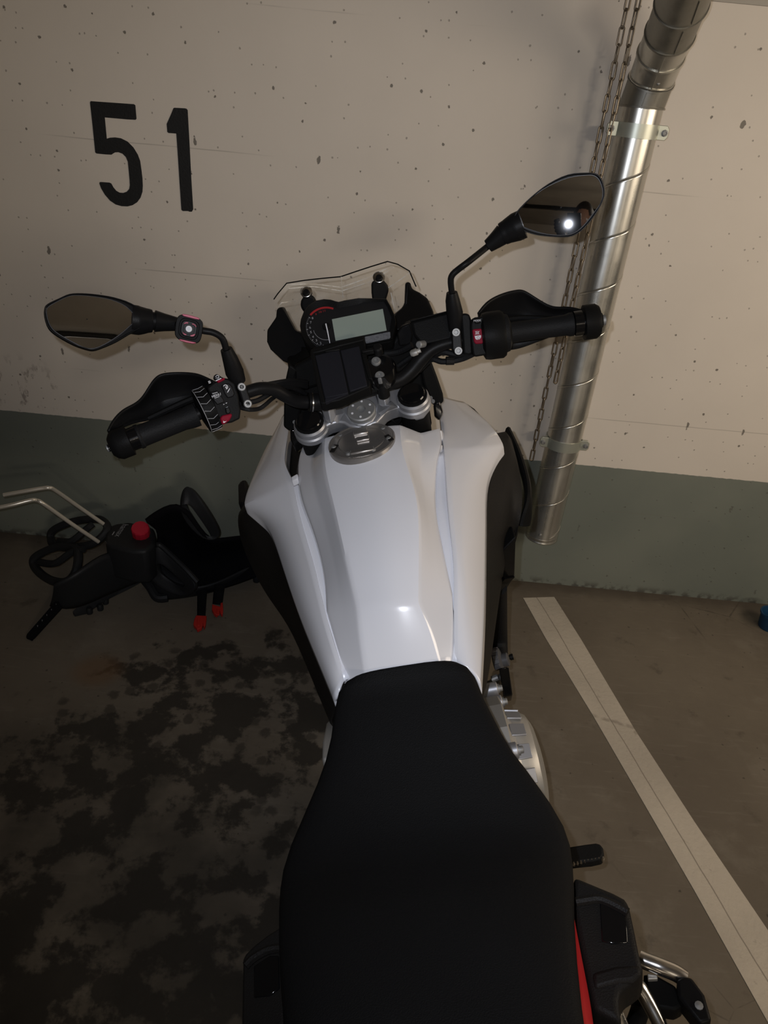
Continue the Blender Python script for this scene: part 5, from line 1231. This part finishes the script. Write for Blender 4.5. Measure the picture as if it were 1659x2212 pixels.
# lower rail and feet under the tub
rows = [[C(830, 470, .12), C(835, 585, .08), C(790, 600, .02)], [C(960, 560, .09), C(900, 660, .05), C(868, 720, .0)], [C(1060, 650, .06), C(990, 705, .03), C(960, 715, .0)],
        [C(1180, 640, .06), C(1140, 680, .03), C(1110, 695, .0)], [C(1300, 580, .07), C(1290, 630, .04), C(1260, 655, .0)], [C(1400, 525, .08), C(1420, 575, .04), C(1400, 590, .0)], [C(1500, 510, .08), C(1510, 570, .04), C(1490, 580, .0)]]
sheet('seat_base', rows, M_CSEAT, CS, .01, 2)
tube('foot', [C(800, 590, .05), C(840, 640, .04), C(880, 700, .018), C(940, 700, .018)], .016, M_CSEAT, CS, seg=10)
lathe('foot', C(1436, 585, .02), (0, 0, 1), [(.012, -.02), (.013, 0), (.008, .01), (.001, .012)], M_CSEAT, CS, 12)
# mounting bracket body with the red knob
bk = [(590, 330), (605, 300), (650, 285), (720, 275), (820, 290), (862, 310), (872, 350), (868, 400), (820, 440), (740, 440), (620, 410), (590, 395)]
br = cprism('bracket', bk, .24, .13, M_CSEAT, .012, seg=3)
kn = C(787, 328, .262)
kb_ = lathe('release_knob', kn, (.1, -.35, .95), [(.027, -.02), (.0285, -.016), (.0285, .012), (.026, .017), (.001, .018)], M_KNOB, CS, 12, auto=25)
part(kb_, 'red release knob')
ex_ = (C(655, 365, .24) - C(703, 293, .24)); nz = V((0, 0, 1)); ey_ = nz.cross(ex_.normalized())
text('lettering', 'hamax', C(680, 326, .2405), ex_, ey_, .029, M_GREYP, CS)
tube('lettering', [C(640, 334, .2405), C(629, 351, .2405)], .0016, M_GREYP, CS, seg=5)
# side arm shells, back of the seat shell
rows = [[C(300, 620, .16), C(430, 560, .20), C(600, 420, .21), C(760, 470, .16), C(860, 480, .12)],
        [C(300, 680, .10), C(430, 640, .14), C(600, 560, .14), C(760, 540, .11), C(840, 540, .09)],
        [C(290, 735, .04), C(400, 765, .04), C(560, 690, .05), C(720, 620, .05), C(820, 585, .05)]]
sheet('back_shell', rows, M_CSEAT, CS, .012, 2)
prism('lower_leg', [C(*q) for q in ((740, 480, .13), (850, 480, .12), (830, 580, .06), (720, 640, .04), (600, 700, .03), (480, 780, .015), (415, 795, .012), (405, 780, .02), (540, 650, .07))], (0, 0, -1), .012, M_CSEAT, CS, bevel=.004)
for q in ((500, 770), (560, 750), (590, 715)):
    lathe('lug', C(*q, .016), (0, 0, 1), [(.010, -.014), (.011, 0), (.007, .008), (.001, .009)], M_CSEAT, CS, 10)
# foot-rest loops
def cloop(pts, r): 
    P = [C(*q) for q in pts]; P = catmull(P, 5, True); P.append(P[0]); return tube('frame_loop', P, r, M_CSEAT, CS, seg=10, smooth=False)
cloop([(285, 375, .14), (290, 335, .16), (345, 300, .19), (440, 270, .22), (560, 265, .24), (600, 320, .24), (520, 400, .20), (400, 420, .16), (310, 415, .14)], .013)
cloop([(190, 520, .08), (195, 480, .10), (260, 440, .13), (345, 415, .16), (430, 430, .18), (430, 540, .16), (380, 610, .12), (300, 610, .10), (230, 570, .08)], .014)
tube('frame_loop', [C(225, 505, .10), C(310, 510, .13), C(400, 450, .17), C(470, 430, .19)], .012, M_CSEAT, CS, seg=8)
tube('frame_loop', [C(330, 385, .16), C(400, 385, .19), C(470, 330, .22), C(520, 290, .235)], .011, M_CSEAT, CS, seg=8)
# carrier rods
def rod(pts): part(tube('carrier_rod', [C(*q) for q in pts], .0062, M_ROD, CS, seg=12, n=6), 'bright bent metal rod')
rod([(20, 128, .42), (150, 105, .43), (240, 90, .435), (275, 88, .435), (310, 102, .42), (450, 200, .33), (605, 307, .235)])
rod([(-90, 214, .40), (60, 185, .41), (170, 158, .415), (205, 158, .41), (245, 178, .40), (400, 288, .31), (552, 390, .22)])
# perforated strap rail
a_ = [C(*q) for q in ((425, 585, .12), (300, 735, .055), (150, 905, .012), (145, 920, .010), (178, 934, .010), (195, 915, .012), (340, 755, .05), (450, 620, .11))]
sr = prism('strap_rail', a_, (0, 0, -1), .010, M_CPAD, CS, bevel=.002)
for t in range(5):
    q = (212 + t * 26, 858 - t * 31); zz = .0305 + t * .010
    prism('rail_mark', [C(q[0] + dx, q[1] + dy, zz - .004) for dx, dy in ((-6, -8), (8, 0), (2, 2), (-2, 10))], (0, 0, 1), .002, M_GREYP, CS, smooth=False)
# straps with red buckles
def cstrap(a0, a1, b0, b1, z0, z1):
    rows = []
    for t in (0, .3, .65, 1):
        z = z0 + (z1 - z0) * (1 - (1 - t) ** 2)
        rows.append([C(a0[0] + (a1[0] - a0[0]) * t, a0[1] + (a1[1] - a0[1]) * t, z), C(b0[0] + (b1[0] - b0[0]) * t, b0[1] + (b1[1] - b0[1]) * t, z)])
    sheet('strap', rows, M_WEB, CS, .003, 1)
cstrap((1105, 645), (1103, 806), (1160, 645), (1150, 806), .055, .010)
cstrap((1200, 630), (1190, 738), (1260, 630), (1245, 745), .06, .010)
def buckle(pts, slots):
    o = part(prism('buckle', [C(*q, .016) for q in pts], (0, 0, -1), .014, M_BUCK, CS, bevel=.002), 'red plastic buckle')
buckle([(1098, 800), (1157, 803), (1152, 850), (1143, 868), (1136, 850), (1130, 868), (1105, 880), (1098, 868), (1088, 858), (1082, 850), (1088, 820)], 0)
buckle([(1188, 738), (1232, 752), (1235, 730), (1248, 728), (1250, 770), (1246, 795), (1236, 790), (1228, 775), (1215, 798), (1200, 790), (1186, 768)], 0)
for q in ((1112, 820), (1222, 762)):
    prism('buckle_rib', [C(q[0] + dx, q[1] + dy, .019) for dx, dy in ((-8, 0), (8, 2), (6, 38), (-6, 36))], (0, 0, -1), .004, M_BUCK, CS, bevel=.001)

# ------------------------------------------------------------------ blue thing at the right edge of the floor
bc = atz(1664, 1345, .02); bc.z = 0
blu = empty('blue_tub', 'small blue plastic tub on the floor at the right edge by the wall', 'tub', bc)
rgs = []
for r_, z in ((.034, 0), (.036, .004), (.042, .055), (.046, .056), (.046, .062), (.041, .062), (.040, .055), (.033, .008)):
    rgs.append([V((math.cos(2 * math.pi * k / 24) * r_, math.sin(2 * math.pi * k / 24) * r_, z)) for k in range(24)])
loft('tub_body', rgs, M_BLUE, blu, auto=40)
tube('tub_handle', [V((-.046, 0, .058)), V((-.03, -.03, .066)), V((0, -.046, .068)), V((.03, -.03, .066)), V((.046, 0, .058))], .0025, M_BLUE, blu, seg=6)

# ------------------------------------------------------------------ the photographer, seen in the right mirror
HP = V((-0.10, -0.76, 0))
J = {}
J['pelvis'] = HP + V((0, -.08, .95)); J['spine'] = HP + V((0, -.07, 1.12)); J['chest'] = HP + V((0, -.04, 1.34)); J['neck'] = HP + V((0, -.01, 1.50)); J['headb'] = HP + V((0, .01, 1.58))
phone_c = CAM - CF * .010
hr = phone_c + CR * .075 - CF * .02 - CU * .012; hl_ = phone_c - CR * .085 - CF * .02 - CU * .012
J['shR'] = HP + V((.19, -.03, 1.43)); J['shL'] = HP + V((-.19, -.03, 1.43))
J['elR'] = HP + V((.25, .25, 1.27)); J['elL'] = HP + V((-.24, .26, 1.27))
J['wrR'] = hr - CF * .05 - CU * .07; J['wrL'] = hl_ - CF * .05 - CU * .07
for s, k in ((1, 'R'), (-1, 'L')):
    J['hip' + k] = HP + V((s * .10, -.08, .90)); J['kn' + k] = HP + V((s * .13, -.05, .50)); J['an' + k] = HP + V((s * .14, -.12, .09)); J['toe' + k] = HP + V((s * .16, .06, .045))
for k_ in J:
    if not k_.startswith('wr'): J[k_].z *= 1.02
edges = [('pelvis', 'spine'), ('spine', 'chest'), ('chest', 'neck'), ('neck', 'headb')]
for k in 'RL': edges += [('chest', 'sh' + k), ('sh' + k, 'el' + k), ('el' + k, 'wr' + k), ('pelvis', 'hip' + k), ('hip' + k, 'kn' + k), ('kn' + k, 'an' + k), ('an' + k, 'toe' + k)]
RAD = dict(pelvis=(.175, .13), spine=(.17, .13), chest=(.19, .135), neck=(.066, .066), headb=(.06, .06), sh=(.082, .082), el=(.06, .06), wr=(.04, .04), hip=(.105, .105), kn=(.075, .075), an=(.052, .052), toe=(.045, .035))
def skin(name, J, edges, radf, m, parent, root, sub=2):
    names = list(J); me = bpy.data.meshes.new(name)
    me.from_pydata([tuple(J[n]) for n in names], [(names.index(a), names.index(b)) for a, b in edges], []); me.materials.append(m)
    o = bpy.data.objects.new(name, me); COL.objects.link(o); o.parent = parent
    o.modifiers.new('skin', 'SKIN'); sv = me.skin_vertices[0].data
    for i, n in enumerate(names):
        sv[i].radius = radf(n); sv[i].use_root = (n == root)
    md = o.modifiers.new('subdivision', 'SUBSURF'); md.levels = sub; md.render_levels = sub
    return o
man = empty('person', 'person in a dark jacket holding a phone out over the pillion seat', 'person', HP)
skin('body', {n: p - HP for n, p in J.items()}, edges, lambda n: RAD.get(n, RAD.get(n[:-1])), M_CLOTH, man, 'pelvis')
# head with face
Hc = J['headb'] + V((0, .02, .115)) - HP
fd = (phone_c - (Hc + HP)).normalized(); hx = fd.cross(V((0, 0, 1))).normalized(); hu = hx.cross(fd)
rgs = []
for i in range(15):
    th = math.pi * (i + .15) / 14.3; h = math.cos(th); r_ = math.sin(th)
    ring = []
    for j in range(20):
        a = 2 * math.pi * j / 20; f_ = math.cos(a); s_ = math.sin(a)
        wd = .076 * (1 - .22 * max(0, -h)); dp = .096 * (1 - .12 * max(0, -h))
        p = Hc + hx * s_ * r_ * wd + fd * f_ * r_ * dp + hu * h * .118
        if f_ > .9 and -.35 < h < .12: p = p + fd * (.022 * (1 - abs(h + .2) / .35) if abs(h + .2) < .35 else 0)
        ring.append(p)
    rgs.append(ring)
loft('head', rgs, M_SKIN, man, auto=80)
hair = [[Hc + (p - Hc) * 1.07 - fd * .012 + hu * .006 for p in r] for r in rgs[:7]]
loft('hair', hair, M_HAIR, man, auto=80)
for s in (-1, 1):
    lathe('eye', Hc + hx * s * .031 + fd * .084 + hu * .005, fd, [(.012, -.006), (.010, .002), (.001, .006)], M_PRINT, man, 12)
    lathe('ear', Hc + hx * s * .076 - hu * .01, hx * s + fd * .4, [(.028, -.004), (.030, .004), (.018, .010), (.001, .006)], M_SKIN, man, 12)
tube('mouth', [Hc + hx * x + fd * (.090 - abs(x) * .4) - hu * .066 for x in (-.022, -.01, 0, .01, .022)], .005, M_BTN, man, seg=6)
# hands gripping the phone's edges
for s, hc_, wr_ in ((1, hr, 'wrR'), (-1, hl_, 'wrL')):
    HJ = {}; ed = []
    palm = hc_ - CF * .022 + CR * s * .012
    HJ['wrist'] = J[wr_] - HP; HJ['palm'] = palm - CU * .02 - HP; HJ['palmtop'] = palm + CU * .025 - HP
    ed = [('wrist', 'palm'), ('palm', 'palmtop')]
    ho_ = skin('hand', HJ, ed, lambda n: (.03, .02) if n != 'palmtop' else (.03, .016), M_GLOVE, man, 'wrist')
    for f_ in range(4):
        b0_ = palm + CU * (.034 - f_ * .019) + CR * s * .004
        ln = (.9, 1.0, .95, .75)[f_]
        pts = [b0_, b0_ + CR * s * .018 * ln + CF * .016, b0_ + CR * s * .006 + CF * .036 * ln, b0_ - CR * s * .014 * ln + CF * .037]
        pts = [p - HP for p in pts]
        if pts: tube('finger', [p - CF * .012 for p in pts], [.0088, .0085, .0078, .006], M_GLOVE, ho_, seg=10)
    tb = palm - CU * .03
    tube('thumb', [p - HP for p in (tb, tb - CR * s * .018 - CF * .004, tb - CR * s * .042 + CU * .006 + CF * .004)], [.012, .0105, .008], M_GLOVE, ho_, seg=10)
# the phone itself, just behind the lens
ph = empty('phone', 'black phone held level by both hands above the pillion seat', 'phone', phone_c)
box('phone_body', -CF * .004, CR * .038, CU * .078, CF * .004, M_GLOSSB, ph, .003)
lathe('phone_lens', V((0, 0, 0)), CF, [(.011, -.002), (.011, .002), (.008, .003), (.001, .002)], M_GLOSSB, ph, 20)
